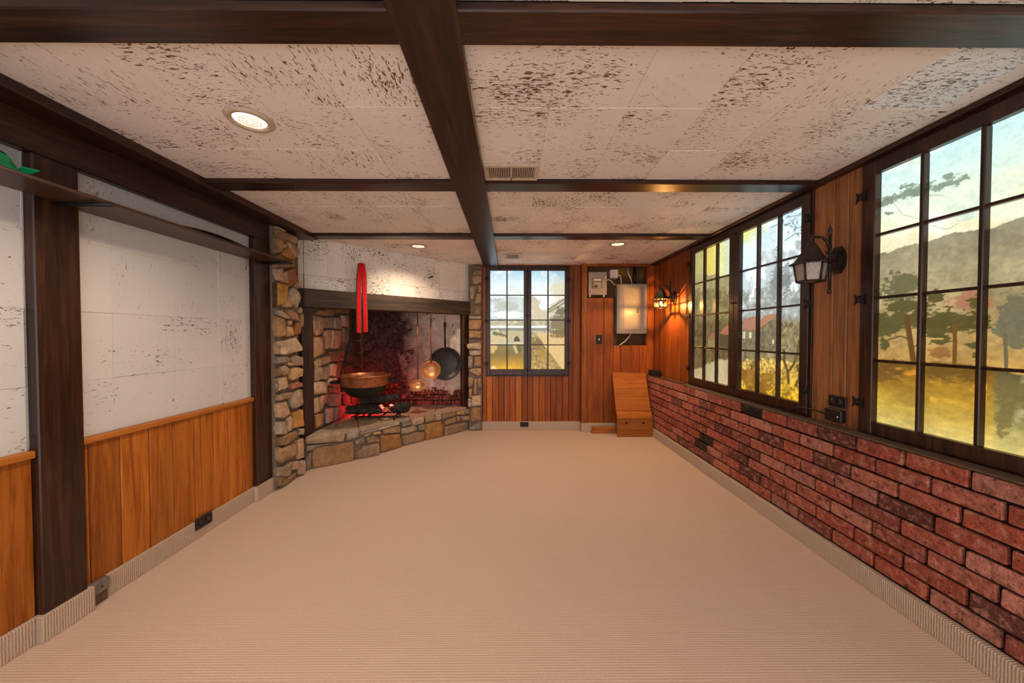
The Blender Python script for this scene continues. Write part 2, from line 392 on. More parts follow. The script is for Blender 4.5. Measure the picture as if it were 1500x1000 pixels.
# right wall boards
def rboard(y0, y1, mat, z0=0.70, z1=2.06):
    return box('wall_board', M[mat], wall_right, XR + random.uniform(-0.001, 0.001), XR + 0.06, y0 + 0.0016, y1 - 0.0016, z0, z1, 0.004)
for a, b in ((1.772, 1.857), (1.857, 1.938), (1.938, 2.072)): rboard(a, b, 'oakZ')
ys = [3.475, 3.56, 3.69, 3.79, 3.90, 4.00, 4.13, 4.24, 4.345]
for a, b in zip(ys[:-1], ys[1:]): rboard(a, b, 'cedarZ')
for a, b in ((0.10, 0.23), (0.23, 0.36), (-0.1, 0.10)): rboard(a, b, 'oakZ')

# ------------------------------------------------------------------ brick half wall
wall_brick = struct(box('wall_right_brick', M['mortar'], None, 1.718, XR + 0.05, YB, 4.345, 0, 0.700), 'low red brick wall with black joints under the windows')
struct(box('trim_ledge', M['ledge'], None, 1.708, XR + 0.05, YB, 4.345, 0.6995, 0.7085, 0.002), 'narrow brown ledge along the brick wall top')
BL, BH, CP, BP = 0.2035, 0.0635, 0.0745, 0.2155
bmesh_var = []
for k in range(5):
    r = random.Random(k); b = MB().box(-0.02, 0.012, -BL / 2, BL / 2, -BH / 2, BH / 2, 0.004)
    for v in b.bm.verts: v.co += Vector((r.uniform(-.0012, .0012), r.uniform(-.002, .002), r.uniform(-.0016, .0016)))
    me = b.mesh('brick'); me.materials.append(M['brick']); bmesh_var.append(me)
BC = [(0.36, 0.085, 0.052), (0.40, 0.125, 0.085), (0.31, 0.072, 0.045), (0.25, 0.068, 0.046), (0.44, 0.175, 0.13), (0.15, 0.05, 0.036), (0.37, 0.10, 0.065)]
rb = random.Random(3); gaps = {}
for c in range(9):
    z = 0.700 - CP * (c + 0.5) + 0.002
    off = 1.292 + (0.108 if c % 2 else 0) + 0.012 * ((c * 7) % 3 - 1)
    n = 0
    y = off - BP * 5
    while y < 4.34:
        y0, y1 = y + 0.006, min(y + BP - 0.006, 4.34)
        y += BP
        if y1 - y0 < 0.03: continue
        yc = (y0 + y1) / 2
        if any(c == q and abs(yc - w) <= BP / 2 and not gaps.__setitem__(q, (yc, z)) for q, w in ((0, 2.46), (5, 3.13), (6, 3.03))): continue
        me = bmesh_var[rb.randrange(5)]
        o = link('brick', me, None, wall_brick); o.location = (1.722 + rb.uniform(-.002, .002), yc, z); o.scale = (1, (y1 - y0) / BL, 1)
        if c == 8: o.scale.z = 0.9
        k = rb.uniform(0.8, 1.15); o.color = (*[q * k for q in BC[rb.choice([0, 0, 1, 1, 2, 2, 3, 4, 4, 5, 6, 6])]], 1)
for (yy, zz, nm, lb) in ((*gaps[0], 'outlet_cover', 'black blank cover in the top brick course under the casement'),
                         (*gaps[5], 'outlet_box', 'upper of two black boxes set low in the brick wall'),
                         (*gaps[6], 'outlet_box', 'lower of two black boxes set low in the brick wall')):
    e = empty(nm, (1.716, yy, zz)); tag(e, lb, 'outlet')
    box('plate', M['blackplastic'], e, -0.008, 0.012, -0.10, 0.10, -0.031, 0.031, 0.003)
    for s_ in (-1, 1): box('socket', M['iron'], e, -0.0105, -0.006, s_ * 0.045 - 0.02, s_ * 0.045 + 0.02, -0.018, 0.018, 0.002)

# ------------------------------------------------------------------ murals behind the casements
_tab = np.random.RandomState(5).rand(16, 64, 64)
def vnoise(x, y, seed):
    T = _tab[seed % 16]; xi = np.floor(x).astype(int); yi = np.floor(y).astype(int); fx = x - xi; fy = y - yi
    fx = fx * fx * (3 - 2 * fx); fy = fy * fy * (3 - 2 * fy)
    g = lambda a, b: T[a % 64, b % 64]
    return (g(xi, yi) * (1 - fx) + g(xi + 1, yi) * fx) * (1 - fy) + (g(xi, yi + 1) * (1 - fx) + g(xi + 1, yi + 1) * fx) * fy
def fbm(s, t, sc_, seed, oc=4, ax=1.0):
    v = 0; a = 0.5; k = sc_; n = 0
    for i in range(oc):
        v = v + a * vnoise(s * k * ax + 3.7 * i, t * k + 1.3 * i, seed + i); n += a; a *= 0.55; k *= 2.05
    return v / n
class Paint:
    def __init__(s, px, py, u, t, n):
        s.px, s.py, s.u, s.t = px, py, u, t; s.c = np.zeros((n, 3))
    def mix(s, mask, rgb):
        m = np.clip(mask, 0, 1)[:, None]; s.c = s.c * (1 - m) + np.array(rgb, float) * m if np.ndim(rgb) == 1 else s.c * (1 - m) + rgb * m
    def line_y(s, pts): p = np.array(pts, float); return np.interp(s.px, p[:, 0], p[:, 1])
    def below(s, pts, soft=1.5, rough=0.0, sd=0): return np.clip((s.py - s.line_y(pts) - rough * (fbm(s.u, s.t, 30, sd) - .5) * 2) / soft + .5, 0, 1)
    def ell(s, cx, cy, rx, ry, rough=0.6, sd=0, nsc=28, edge=6.0, slope=0.0):
        yy = s.py - cy - slope * (s.px - cx)
        d = np.sqrt(((s.px - cx) / rx) ** 2 + (yy / ry) ** 2); return np.clip((1.0 - d + (fbm(s.u, s.t, nsc, sd) * .45 + fbm(s.u * .6, s.t, nsc * 4, sd + 3, 3) * .55 - .5) * 3.4 * rough) * edge, 0, 1)
    def poly(s, pts):
        ins = np.zeros(len(s.px), bool); n = len(pts)
        for i in range(n):
            (x0, y0), (x1, y1) = pts[i], pts[(i + 1) % n]
            if y0 == y1: continue
            c = (s.py < y0) != (s.py < y1); ins ^= c & (s.px < x0 + (s.py - y0) * (x1 - x0) / (y1 - y0))
        return ins.astype(float)
    def stroke(s, pts, w):
        d = np.full(len(s.px), 1e9)
        for (x0, y0), (x1, y1) in zip(pts[:-1], pts[1:]):
            dx, dy = x1 - x0, y1 - y0; L = dx * dx + dy * dy + 1e-9
            k = np.clip(((s.px - x0) * dx + (s.py - y0) * dy) / L, 0, 1)
            d = np.minimum(d, np.hypot(s.px - x0 - k * dx, s.py - y0 - k * dy))
        return np.clip((w - d) * 1.2 + 0.5, 0, 1)
def lerp3(t, stops):
    xs = [a for a, _ in stops]; return np.stack([np.interp(t, xs, [c[i] for _, c in stops]) for i in range(3)], 1)

def paint3(p):       # pines, pale hills and amber meadow
    u, t = p.u, p.t
    p.c = lerp3(t, [(1.55, (222, 212, 170)), (1.70, (226, 226, 190)), (1.85, (208, 228, 216)), (2.0, (186, 222, 222))])
    p.mix((fbm(u, t, 5, 1) - .40) * 1.6 * (t > 1.65) * np.clip((p.px - 1330) / 90, 0, 1), (160, 200, 216))
    p.mix((fbm(u, t, 7, 2) - .52) * 3, (240, 243, 232))
    p.mix((p.px < 1350) * (fbm(u, t, 9, 4) - .5) * 2.5 * (t > 1.85), (196, 205, 160))
    hill = p.below([(1270, 378), (1290, 372), (1325, 360), (1357, 354), (1385, 344), (1400, 339), (1425, 340), (1450, 334), (1480, 324), (1500, 318), (1800, 250), (3300, -100)], 2, 4, 3)
    hc = lerp3(t, [(1.10, (172, 134, 70)), (1.25, (166, 140, 90)), (1.40, (152, 138, 102)), (1.65, (136, 130, 106))])
    hc = hc * (0.66 + 0.46 * fbm(u + .5 * t, t - .35 * u, 8, 6, 5) + .22 * fbm(u, t, 60, 4, 3))[:, None]
    p.mix(hill, hc)
    p.mix(p.ell(1422, 440, 38, 14, .5, 7, edge=3) * .8, (156, 100, 74))
    p.mix(p.ell(1378, 518, 18, 10, .5, 7, edge=3) * .8, (130, 84, 40))
    G = (96, 92, 62); G2 = (78, 74, 36)
    for i, e in enumerate([(1322, 414, 27, 15), (1312, 434, 26, 11), (1328, 448, 34, 11), (1318, 470, 38, 14), (1300, 482, 22, 9), (1345, 465, 18, 12), (1296, 503, 8, 8)]):
        p.mix(p.ell(*e, 0.75, i, 26) * .95, G if i < 2 else G2)
    p.mix(p.stroke([(1328, 465), (1332, 490), (1338, 528)], 4.2), (92, 62, 26))
    p.mix(p.stroke([(1332, 497), (1320, 492), (1302, 497)], 1.1), (92, 66, 30)); p.mix(p.stroke([(1336, 510), (1348, 502)], 1.0), (92, 66, 30))
    for i, e in enumerate([(1392, 466, 34, 12), (1410, 476, 36, 11), (1372, 478, 18, 14), (1436, 470, 20, 16), (1372, 436, 14, 10), (1378, 500, 18, 5), (1372, 491, 22, 3.5), (1432, 505, 16, 6), (1434, 518, 9, 5), (1432, 448, 16, 12)]):
        p.mix(p.ell(*e, 0.8, i + 3, 26) * .92, (74, 68, 28))
    p.mix(p.stroke([(1398, 478), (1399, 500), (1398, 530)], 3.2), (104, 66, 26))
    for i, e in enumerate([(1486, 448, 30, 18), (1498, 466, 34, 18), (1480, 484, 24, 14), (1505, 500, 30, 10), (1470, 470, 10, 12)]):
        p.mix(p.ell(*e, 0.8, i + 5, 24) * .9, (98, 96, 72))
    p.mix(p.stroke([(1472, 490), (1474, 530), (1473, 566)], 3.2), (98, 88, 60))
    leaf = (120, 138, 118)
    for i, e in enumerate([(1300, 295, 14, 6, -.25), (1325, 285, 24, 6.5, -.3), (1350, 275, 16, 7, -.3), (1392, 268, 26, 5.5, -.33), (1390, 258, 12, 4, -.3), (1330, 272, 10, 4, -.3), (1303, 312, 8, 3, 0)]):
        p.mix(p.ell(*e[:4], 0.9, i, 34, 6, e[4]) * .9, leaf)
    for q in ([(1292, 288), (1308, 296), (1322, 314), (1348, 321)], [(1296, 292), (1340, 286), (1382, 286)], [(1300, 290), (1290, 303)], [(1365, 330), (1388, 336), (1402, 328)]):
        p.mix(p.stroke(q, .35) * .8, (116, 118, 96))
    gd = p.below([(1270, 527), (1345, 529), (1450, 538), (1500, 548), (1800, 600), (3300, 850)], 4, 5, 8)
    gc = lerp3(t, [(0.77, (204, 182, 108)), (0.86, (188, 156, 66)), (0.96, (156, 118, 34)), (1.06, (110, 78, 22)), (1.12, (92, 60, 18))])
    gc = gc * (0.70 + 0.40 * fbm(u, t, 10, 9, 5, .5) + .2 * fbm(u, t, 70, 3, 3, .5))[:, None]
    r = np.clip((p.px - 1452) / 12, 0, 1)[:, None]; gc = gc * (1 - r) + r * (gc.mean(1, keepdims=True) * np.array([1.12, 1.02, .58]) + 4)
    p.mix(gd, gc)
    for i, e in enumerate([(1300, 546, 26, 12), (1328, 540, 22, 10), (1380, 543, 24, 12), (1425, 546, 22, 12), (1480, 575, 22, 26), (1470, 610, 14, 22)]): p.mix(gd * p.ell(*e, .9, i, 30) * .7, (96, 68, 20) if i < 4 else (104, 92, 48))
    p.mix(gd * (fbm(u, t, 26, 11, 4, .4) - .50) * 7 * np.exp(-((p.py - 572 - .08 * (p.px - 1400)) / 16) ** 2) * ((p.px > 1362) & (p.px < 1446)), (222, 166, 52))
    p.mix(gd * (fbm(u, t, 26, 12, 4, .4) - .50) * 6 * np.exp(-((p.py - 545) / 9) ** 2) * (p.px < 1350), (196, 132, 40))
    p.mix(gd * (fbm(u, t, 20, 13, 4, .4) - .46) * 6 * np.clip(((p.px - 1480) - .2 * (620 - p.py)) / 14, 0, 1), (216, 196, 140))
    p.c *= (0.94 + 0.12 * fbm(u, t, 90, 2, 3))[:, None]

def paint2(p):       # farmhouses under a snowy mountain
    u, t = p.u, p.t; near = p.px > 1078
    p.c = lerp3(t, [(1.6, (222, 230, 230)), (1.8, (204, 224, 230)), (2.0, (186, 212, 222))])
    p.mix((fbm(u, t, 7, 1) - .45) * 4, (234, 242, 242))
    p.mix(near * np.clip((1133 - p.px) / 40, 0, 1) * np.clip((t - 1.86) / .10, 0, 1) * .8, (226, 222, 120))
    far = lerp3(p.px, [(1018, (168, 162, 112)), (1033, (176, 168, 100)), (1036, (206, 190, 96)), (1050, (212, 196, 104)), (1053, (218, 210, 130)), (1072, (192, 212, 208))])
    far = far * (0.93 + .14 * fbm(u, t, 9, 3))[:, None]; p.mix((~near).astype(float), far)
    mt = p.below([(1010, 404), (1030, 399), (1040, 404), (1048, 400), (1058, 407), (1072, 402), (1080, 402), (1095, 392), (1110, 380), (1116, 369), (1130, 365), (1145, 359), (1170, 352), (1195, 346)], 1.2, 2, 3)
    mc = np.where(near[:, None], np.array([182, 194, 196.]), np.array([150, 140, 98.])) * (0.78 + .44 * fbm(u + .3 * t, t * .6, 16, 4, 5))[:, None]
    p.mix(mt, mc); p.mix(mt * near * (fbm(u, t, 9, 8, 4, 1.6) - .50) * 6 * (p.py < 440), (236, 242, 242))
    tr = p.below([(1010, 424), (1060, 424), (1075, 428), (1085, 430), (1110, 420), (1140, 404), (1160, 398), (1195, 394)], 3, 14, 5)
    tc = np.where(near[:, None], np.array([150, 156, 150.]), np.array([120, 108, 70.])) * (0.55 + .9 * fbm(u, t, 34, 6, 5))[:, None]
    p.mix(tr * .9, tc)
    p.mix(tr * near * (fbm(u, t, 14, 10, 3) - .55) * 7 * (p.py < 450), (232, 238, 238))
    for i, e in enumerate([(1140, 395, 5, 34), (1136, 420, 9, 26), (1152, 405, 8, 22)]): p.mix(p.ell(*e, .8, i, 36) * .7, (112, 120, 118))
    low = np.clip((p.py - 462) / 14, 0, 1)
    lc = np.where(near[:, None], np.array([122, 108, 74.]), np.array([92, 76, 44.])) * (0.55 + .9 * fbm(u, t, 30, 7, 5))[:, None]
    p.mix(low * .95, lc)
    W = np.array([112, 102, 76.]) * (0.7 + .6 * fbm(u, t, 60, 2, 3))[:, None]
    p.mix(p.poly([(1087, 483), (1115, 478), (1141, 459), (1141, 515), (1087, 515)]), W)
    p.mix(p.poly([(1087, 483), (1090, 470), (1096, 465), (1112, 462.5), (1108, 484)]), (160, 112, 88))
    p.mix(p.poly([(1108, 484), (1116, 466), (1124, 460.5), (1141, 458.5), (1131, 468), (1115, 478.5)]), (164, 116, 90))
    for q in ((1097, 486, 1101, 495), (1088, 486, 1092, 496), (1131, 497, 1134, 503)): p.mix(p.poly([(q[0], q[1]), (q[2], q[1]), (q[2], q[3]), (q[0], q[3])]), (196, 186, 150))
    p.mix(p.poly([(1054, 488), (1060, 480), (1069, 474), (1073, 476), (1073, 490), (1066, 491)]), (150, 98, 70))
    p.mix(p.poly([(1054, 489), (1073, 491), (1073, 510), (1054, 506)]), (76, 62, 40))
    p.mix(p.poly([(1035, 498), (1043, 487), (1049, 488), (1049, 500), (1040, 497)]), (130, 90, 60)); p.mix(p.poly([(1037, 498), (1049, 498), (1049, 512), (1037, 508)]), (132, 112, 74))
    snowf = p.below([(1010, 545), (1030, 536), (1045, 528), (1060, 525), (1078, 528)], 3, 4, 2) * (~near)
    p.mix(snowf, np.array([176, 158, 118.]) * (0.86 + .28 * fbm(u, t, 8, 3))[:, None])
    hedge = p.below([(1078, 528), (1092, 526), (1108, 527), (1120, 522), (1140, 526), (1160, 530), (1195, 528)], 2, 6, 9) * near
    hc = lerp3(p.py, [(525, (206, 174, 96)), (560, (198, 156, 54)), (600, (210, 158, 18))]) * np.clip(-0.18 + 1.1 * fbm(u, t, 20, 12, 4) + 1.0 * fbm(u, t, 75, 5, 3), .35, 1.15)[:, None]
    p.mix(hedge, hc)
    for i, e in enumerate([(1098, 552, 13, 14), (1088, 545, 8, 5), (1124, 552, 12, 8), (1118, 566, 12, 9), (1104, 568, 10, 6)]): p.mix(p.ell(*e, .5, i, 24) * .75 * near, (124, 84, 24))
    T = (92, 70, 34)
    for q, w in (([(1155, 560), (1154, 545), (1149, 530), (1149, 512)], 1.9), ([(1154, 545), (1163, 533), (1168, 518), (1172, 490)], 1.7), ([(1165, 565), (1170, 555), (1171, 545), (1167, 535)], 1.6)): p.mix(p.stroke(q, w), T)
    rr = random.Random(4)
    for k in range(46):
        x, y = rr.uniform(1142, 1182), rr.uniform(470, 520); a = rr.uniform(-2.4, -.7); L = rr.uniform(6, 16)
        p.mix(p.stroke([(x, y), (x + math.cos(a) * L, y + math.sin(a) * L)], .3) * .8, (206, 190, 140) if k % 2 else (74, 60, 36))
    for q in ([(1182, 330), (1168, 334), (1145, 327)], [(1182, 306), (1172, 315), (1152, 318)], [(1182, 342), (1165, 342), (1150, 352)], [(1178, 310), (1180, 333)], [(1182, 356), (1172, 364)], [(1168, 334), (1158, 322)], [(1145, 327), (1128, 333)]):
        p.mix(p.stroke(q, .45), (84, 104, 112))
    p.mix((p.ell(1165, 322, 26, 22, .3, 2) > 0) * np.clip((fbm(u, t, 60, 8, 2) - .66) * 14, 0, .8), (92, 112, 116))
    p.c *= (0.92 + 0.16 * fbm(u, t, 90, 2, 3))[:, None]
    p.mix(near * np.clip(1 - np.abs(p.py - (437 + 0 * p.px)) / .9, 0, 1) * .7, (128, 124, 104))

def paint1(p):       # pale mountains, stone bridge and lane
    u, t = p.u, p.t; R = p.px > 772
    p.c = lerp3(t, [(1.70, (238, 243, 240)), (1.85, (222, 238, 242)), (2.0, (172, 210, 226))])
    p.mix(R * (p.px > 803) * np.clip((t - 1.8) / .2, 0, 1) * .8, (150, 184, 204)); p.mix((fbm(u, t, 7, 2) - .5) * 3, (244, 246, 240))
    p.mix(R * p.ell(822, 424, 22, 18, .3, 4, edge=2) * .8, (214, 206, 168))
    p.mix(p.below([(712, 436), (735, 424), (748, 418), (762, 422), (770, 440)], 6, 2, 3) * (~R) * .5, (216, 226, 220))
    m = p.below([(712, 436), (730, 437), (745, 433), (766, 437), (780, 432), (790, 442), (800, 450), (812, 442), (834, 432)], 2, 2, 5)
    p.mix(m, np.where(R[:, None], np.array([212, 204, 180.]), np.array([204, 214, 210.])) * (0.82 + .36 * fbm(u, t, 14, 6, 4))[:, None])
    p.mix(p.ell(742, 448, 22, 8, .3, 5, edge=3) * .7, (178, 182, 168)); p.mix(p.ell(745, 461, 26, 6, .25, 6, edge=4), (236, 241, 240))
    p.mix(p.ell(787, 449, 9, 12, .3, 2, edge=3) * R * .7, (206, 190, 150)); p.mix(p.ell(797, 447, 8, 9, .3, 1, edge=3) * R, (232, 240, 240))
    p.mix(p.ell(790, 462, 18, 7, .25, 3, edge=3) * R * .8, (206, 192, 160))
    for q in ([(804, 453), (827, 438)], [(804, 457), (827, 443)]): p.mix(p.stroke(q, .9), (120, 112, 84))
    p.mix(p.ell(822, 456, 10, 6, .9, 3, 40) * R, (112, 108, 76))
    low = p.below([(712, 469), (834, 469)], 3, 3, 1)
    p.mix(low, np.array([186, 178, 146.]) * (0.72 + .56 * fbm(u, t, 22, 3, 4))[:, None])
    p.mix(p.poly([(712, 477), (803, 477), (803, 480), (712, 480)]), (232, 236, 230)); p.mix(p.poly([(712, 480), (803, 480), (803, 484), (712, 484)]), (136, 136, 118))
    p.mix(p.ell(818, 474, 16, 13, .6, 6, 30) * R, (124, 112, 78)); p.mix(p.ell(820, 487, 14, 5, .7, 7, 34) * R, (120, 100, 64))
    p.mix(p.ell(725, 488, 10, 5, .6, 2, 30), (198, 194, 146)); p.mix(p.stroke([(724, 488), (735, 491), (746, 495), (752, 500)], 2.6), (112, 100, 66))
    p.mix(p.ell(728, 497, 16, 6, .5, 3, 30, 4), (206, 182, 132))
    p.mix(p.poly([(743, 486), (766, 484), (766, 502), (743, 502)]), (188, 172, 132))
    p.mix(p.poly([(752.5, 500), (753.5, 495), (757, 491), (760, 494), (762.5, 500)]), (66, 62, 46))
    p.mix(p.poly([(712, 502), (772, 501), (772, 506), (712, 506)]) * .8, (204, 196, 158))
    wt = p.below([(712, 505), (772, 505)], 1.5) * (~R)
    p.mix(wt, lerp3(p.py, [(505, (134, 116, 58)), (520, (128, 104, 34)), (530, (176, 130, 26)), (540, (216, 160, 30))]) * (0.86 + .28 * fbm(u, t, 9, 5))[:, None])
    p.mix(wt * p.ell(720, 509, 9, 9, .3, 2, edge=4), (206, 168, 104)); p.mix(wt * p.stroke([(753, 506), (757, 516)], 1.8), (196, 182, 132)); p.mix(wt * p.ell(761, 510, 4, 7, .3, 2) * .8, (92, 90, 50)); p.mix(wt * p.ell(723, 540, 5, 5, .2, 1), (236, 206, 120))
    lane = p.poly([(786, 487), (800, 488), (834, 494), (834, 545), (826, 545), (806, 520), (795, 503)])
    p.mix(lane * R, (218, 182, 122)); p.mix(R * p.ell(818, 492, 12, 3, .7, 1, 30), (136, 108, 62))
    wall = p.poly([(776, 486), (784, 487), (789, 495), (795, 504), (808, 520), (824, 541), (776, 541)])
    p.mix(wall * R, lerp3(p.py, [(486, (176, 160, 118)), (505, (136, 110, 54)), (541, (182, 148, 82))]) * (0.60 + .8 * fbm(u, t, 44, 7, 3))[:, None])
    p.mix(R * p.poly([(783, 500), (787, 495), (792, 497), (797, 505), (783, 506)]), (120, 98, 54))
    p.mix(R * p.ell(796, 518, 7, 9, .6, 3, 30) * .6, (176, 136, 30))
    p.c *= 0.94
    p.c *= (0.94 + 0.12 * fbm(u, t, 90, 2, 3))[:, None]

t = NT('backlit_mural_print')
at = t.n('ShaderNodeVertexColor'); at.layer_name = 'print'
fine = t.ramp(t.noise(t.coord((1, 1, 1)), 160, 3), (0.3, t.g(0.93)), (0.7, t.g(1.05)))
t.l(t.mix(1.0, at.outputs[0], fine, 'MULTIPLY'), t.bs.inputs['Emission Color']); t.set(t.bs, Emission_Strength=PANE_GAIN)
M['mural'] = t.done((0.03, 0.03, 0.03), 0.28, 0.35)

def butterfly(mb, c, wdir, nrm, s=0.030):
    """iron butterfly hinge: two triangles meeting at a barrel"""
    c, w, n = Vector(c), Vector(wdir), Vector(nrm); z = Vector((0, 0, 1))
    for sg in (-1, 1):
        pts = [c + w * sg * 0.004 - z * s * 0.35, c + w * sg * s * 0.9 - z * s * 0.95, c + w * sg * s * 0.72, c + w * sg * s * 0.9 + z * s * 0.95, c + w * sg * 0.004 + z * s * 0.35]
        mb.prism([q + n * 0.001 for q in pts], n * 0.004)
    mb.tube([c - z * s * 0.62 + n * 0.004, c + z * s * 0.62 + n * 0.004], 0.0055, 8)
    return mb

def window(nm, origin, udir, nrm, width, height, ncol, nrow, paint, res, stile, rail_t, rail_b, mun, label):
    """two casements; origin = lower left corner seen from the room, udir to the right, nrm into the room"""
    O, U, N, Z = Vector(origin), Vector(udir), Vector(nrm), Vector((0, 0, 1))
    w = empty(nm, O); w['kind'] = 'structure'; w['label'] = label
    def lb(mb, u0, u1, z0, z1, d0, d1, bev=0.002):
        b = bmesh.new(); bmesh.ops.create_cube(b, size=1.0)
        m = Matrix.Identity(4)
        for i in range(3):
            m[i][0] = U[i] * (u1 - u0); m[i][1] = N[i] * (d1 - d0); m[i][2] = Z[i] * (z1 - z0)
            m[i][3] = (U * (u0 + u1) / 2 + N * (d0 + d1) / 2 + Z * (z0 + z1) / 2)[i]
        bmesh.ops.transform(b, matrix=m, verts=b.verts)
        if bev: bmesh.ops.bevel(b, geom=b.edges[:], offset=bev, segments=1, affect='EDGES')
        mb.join(b)
    fr = MB()
    e = 0.012
    lb(fr, -e, 0, -e, height + e, -0.045, 0.004); lb(fr, width, width + e, -e, height + e, -0.045, 0.004)
    lb(fr, 0, width, height, height + e, -0.045, 0.004); lb(fr, 0, width, -e, 0, -0.045, 0.010)
    fr.build('outer_frame', M['darkZ'], w)
    cw = width / 2
    allp = []
    for ci in range(2):
        u0 = ci * cw + 0.002; u1 = (ci + 1) * cw - 0.002
        cs = MB()
        lb(cs, u0, u0 + stile, 0.002, height - 0.002, -0.03, 0.016, 0.003); lb(cs, u1 - stile, u1, 0.002, height - 0.002, -0.03, 0.016, 0.003)
        lb(cs, u0 + stile, u1 - stile, height - rail_t, height - 0.002, -0.03, 0.015, 0.003); lb(cs, u0 + stile, u1 - stile, 0.002, rail_b, -0.03, 0.015, 0.003)
        pw = (u1 - u0 - 2 * stile - (ncol - 1) * mun) / ncol; ph = (height - rail_t - rail_b - (nrow - 1) * mun * 0.8) / nrow
        c_ob = cs.build('casement', M['darkZ'], w)
        for k in range(1, ncol):
            a = u0 + stile + k * pw + (k - 1) * mun; q = MB(); lb(q, a, a + mun, rail_b, height - rail_t, -0.022, 0.010, 0.003); q.build('muntin', M['darkZ'], c_ob)
        for k in range(1, nrow):
            a = rail_b + k * ph + (k - 1) * mun * .8; q = MB(); lb(q, u0 + stile, u1 - stile, a, a + mun * .8, -0.022, 0.008, 0.003); q.build('muntin', M['darkZ'], c_ob)
        for i in range(ncol):
            for j in range(nrow):
                a = u0 + stile + i * (pw + mun) - 0.004; z0 = rail_b + j * (ph + mun * .8) - 0.004
                allp.append((c_ob, a, a + pw + 0.008, z0, z0 + ph + 0.008))
        hu = u0 - 0.001 if ci == 0 else u1 + 0.001
        for hz in (0.11, 0.5, 0.885):
            butterfly(MB(), U * hu + N * 0.018 + Z * (hz * height), U, N).build('hinge', M['iron'], c_ob)
        mc = u1 - 0.012 if ci == 0 else u0 + 0.012
        for hz in (0.05, 0.55, 0.96):
            q = MB(); q.tube([U * (mc - 0.012) + N * 0.020 + Z * hz * height, U * (mc + 0.012) + N * 0.020 + Z * hz * height], 0.005, 8)
            q.tube([U * mc + N * 0.016 + Z * hz * height, U * mc + N * 0.030 + Z * (hz * height + 0.004)], 0.006, 8); q.build('latch', M['iron'], c_ob)
    nu, nz = res
    base = np.array(O); Un = np.array(U); Nn = np.array(N)
    loc = []
    for (_, a, b, z0, z1) in allp:
        uu, zz = np.meshgrid(np.linspace(a, b, nu), np.linspace(z0, z1, nz), indexing='ij')
        loc.append((uu.ravel(), zz.ravel()))
    us = np.concatenate([q[0] for q in loc]); zs = np.concatenate([q[1] for q in loc])
    L = us[:, None] * Un + Nn * -0.015 + zs[:, None] * np.array([0, 0, 1.0])
    px, py = px_of(L + base)
    p = Paint(px, py, us, zs + O.z, len(us)); paint(p)
    rgb = np.clip(p.c, 0, 255) / 255.0; lin = np.where(rgb <= .04045, rgb / 12.92, ((rgb + .055) / 1.055) ** 2.4)
    idx = np.arange(nu * nz).reshape(nu, nz)
    quads = np.stack([idx[:-1, :-1], idx[1:, :-1], idx[1:, 1:], idx[:-1, 1:]], -1).reshape(-1, 4)
    flip = Vector(np.cross(Un, [0, 0, 1])).dot(N) < 0
    if flip: quads = quads[:, ::-1]
    for k, (par, *_r) in enumerate(allp):
        s_ = slice(k * nu * nz, (k + 1) * nu * nz)
        me = bpy.data.meshes.new('mural_pane'); me.vertices.add(nu * nz); me.loops.add(quads.size); me.polygons.add(len(quads))
        me.vertices.foreach_set('co', L[s_].ravel().astype(np.float32)); me.loops.foreach_set('vertex_index', quads.ravel().astype(np.int32))
        me.polygons.foreach_set('loop_start', (np.arange(len(quads)) * 4).astype(np.int32))
        me.update(calc_edges=True)
        ca = me.color_attributes.new('print', 'FLOAT_COLOR', 'POINT')
        ca.data.foreach_set('color', np.concatenate([lin[s_], np.ones((nu * nz, 1))], 1).ravel().astype(np.float32))
        link('mural_pane', me, M['mural'], par)
    return w
window('window_1', (-0.290, 4.425, 0.690), (1, 0, 0), (0, -1, 0), 1.030, 1.365, 2, 4, paint1, (30, 44), 0.046, 0.052, 0.078, 0.016, 'mural casement window on the end wall, backlit bridge and lane')
window('window_2', (1.785, 3.470, 0.725), (0, -1, 0), (-1, 0, 0), 1.395, 1.320, 3, 4, paint2, (44, 68), 0.060, 0.062, 0.062, 0.016, 'mural casement window with backlit farmhouses and snowy mountain')
window('window_3', (1.785, 1.767, 0.715), (0, -1, 0), (-1, 0, 0), 1.395, 1.330, 3, 4, paint3, (76, 116), 0.062, 0.062, 0.062, 0.016, 'mural casement window with backlit pines and amber meadow')

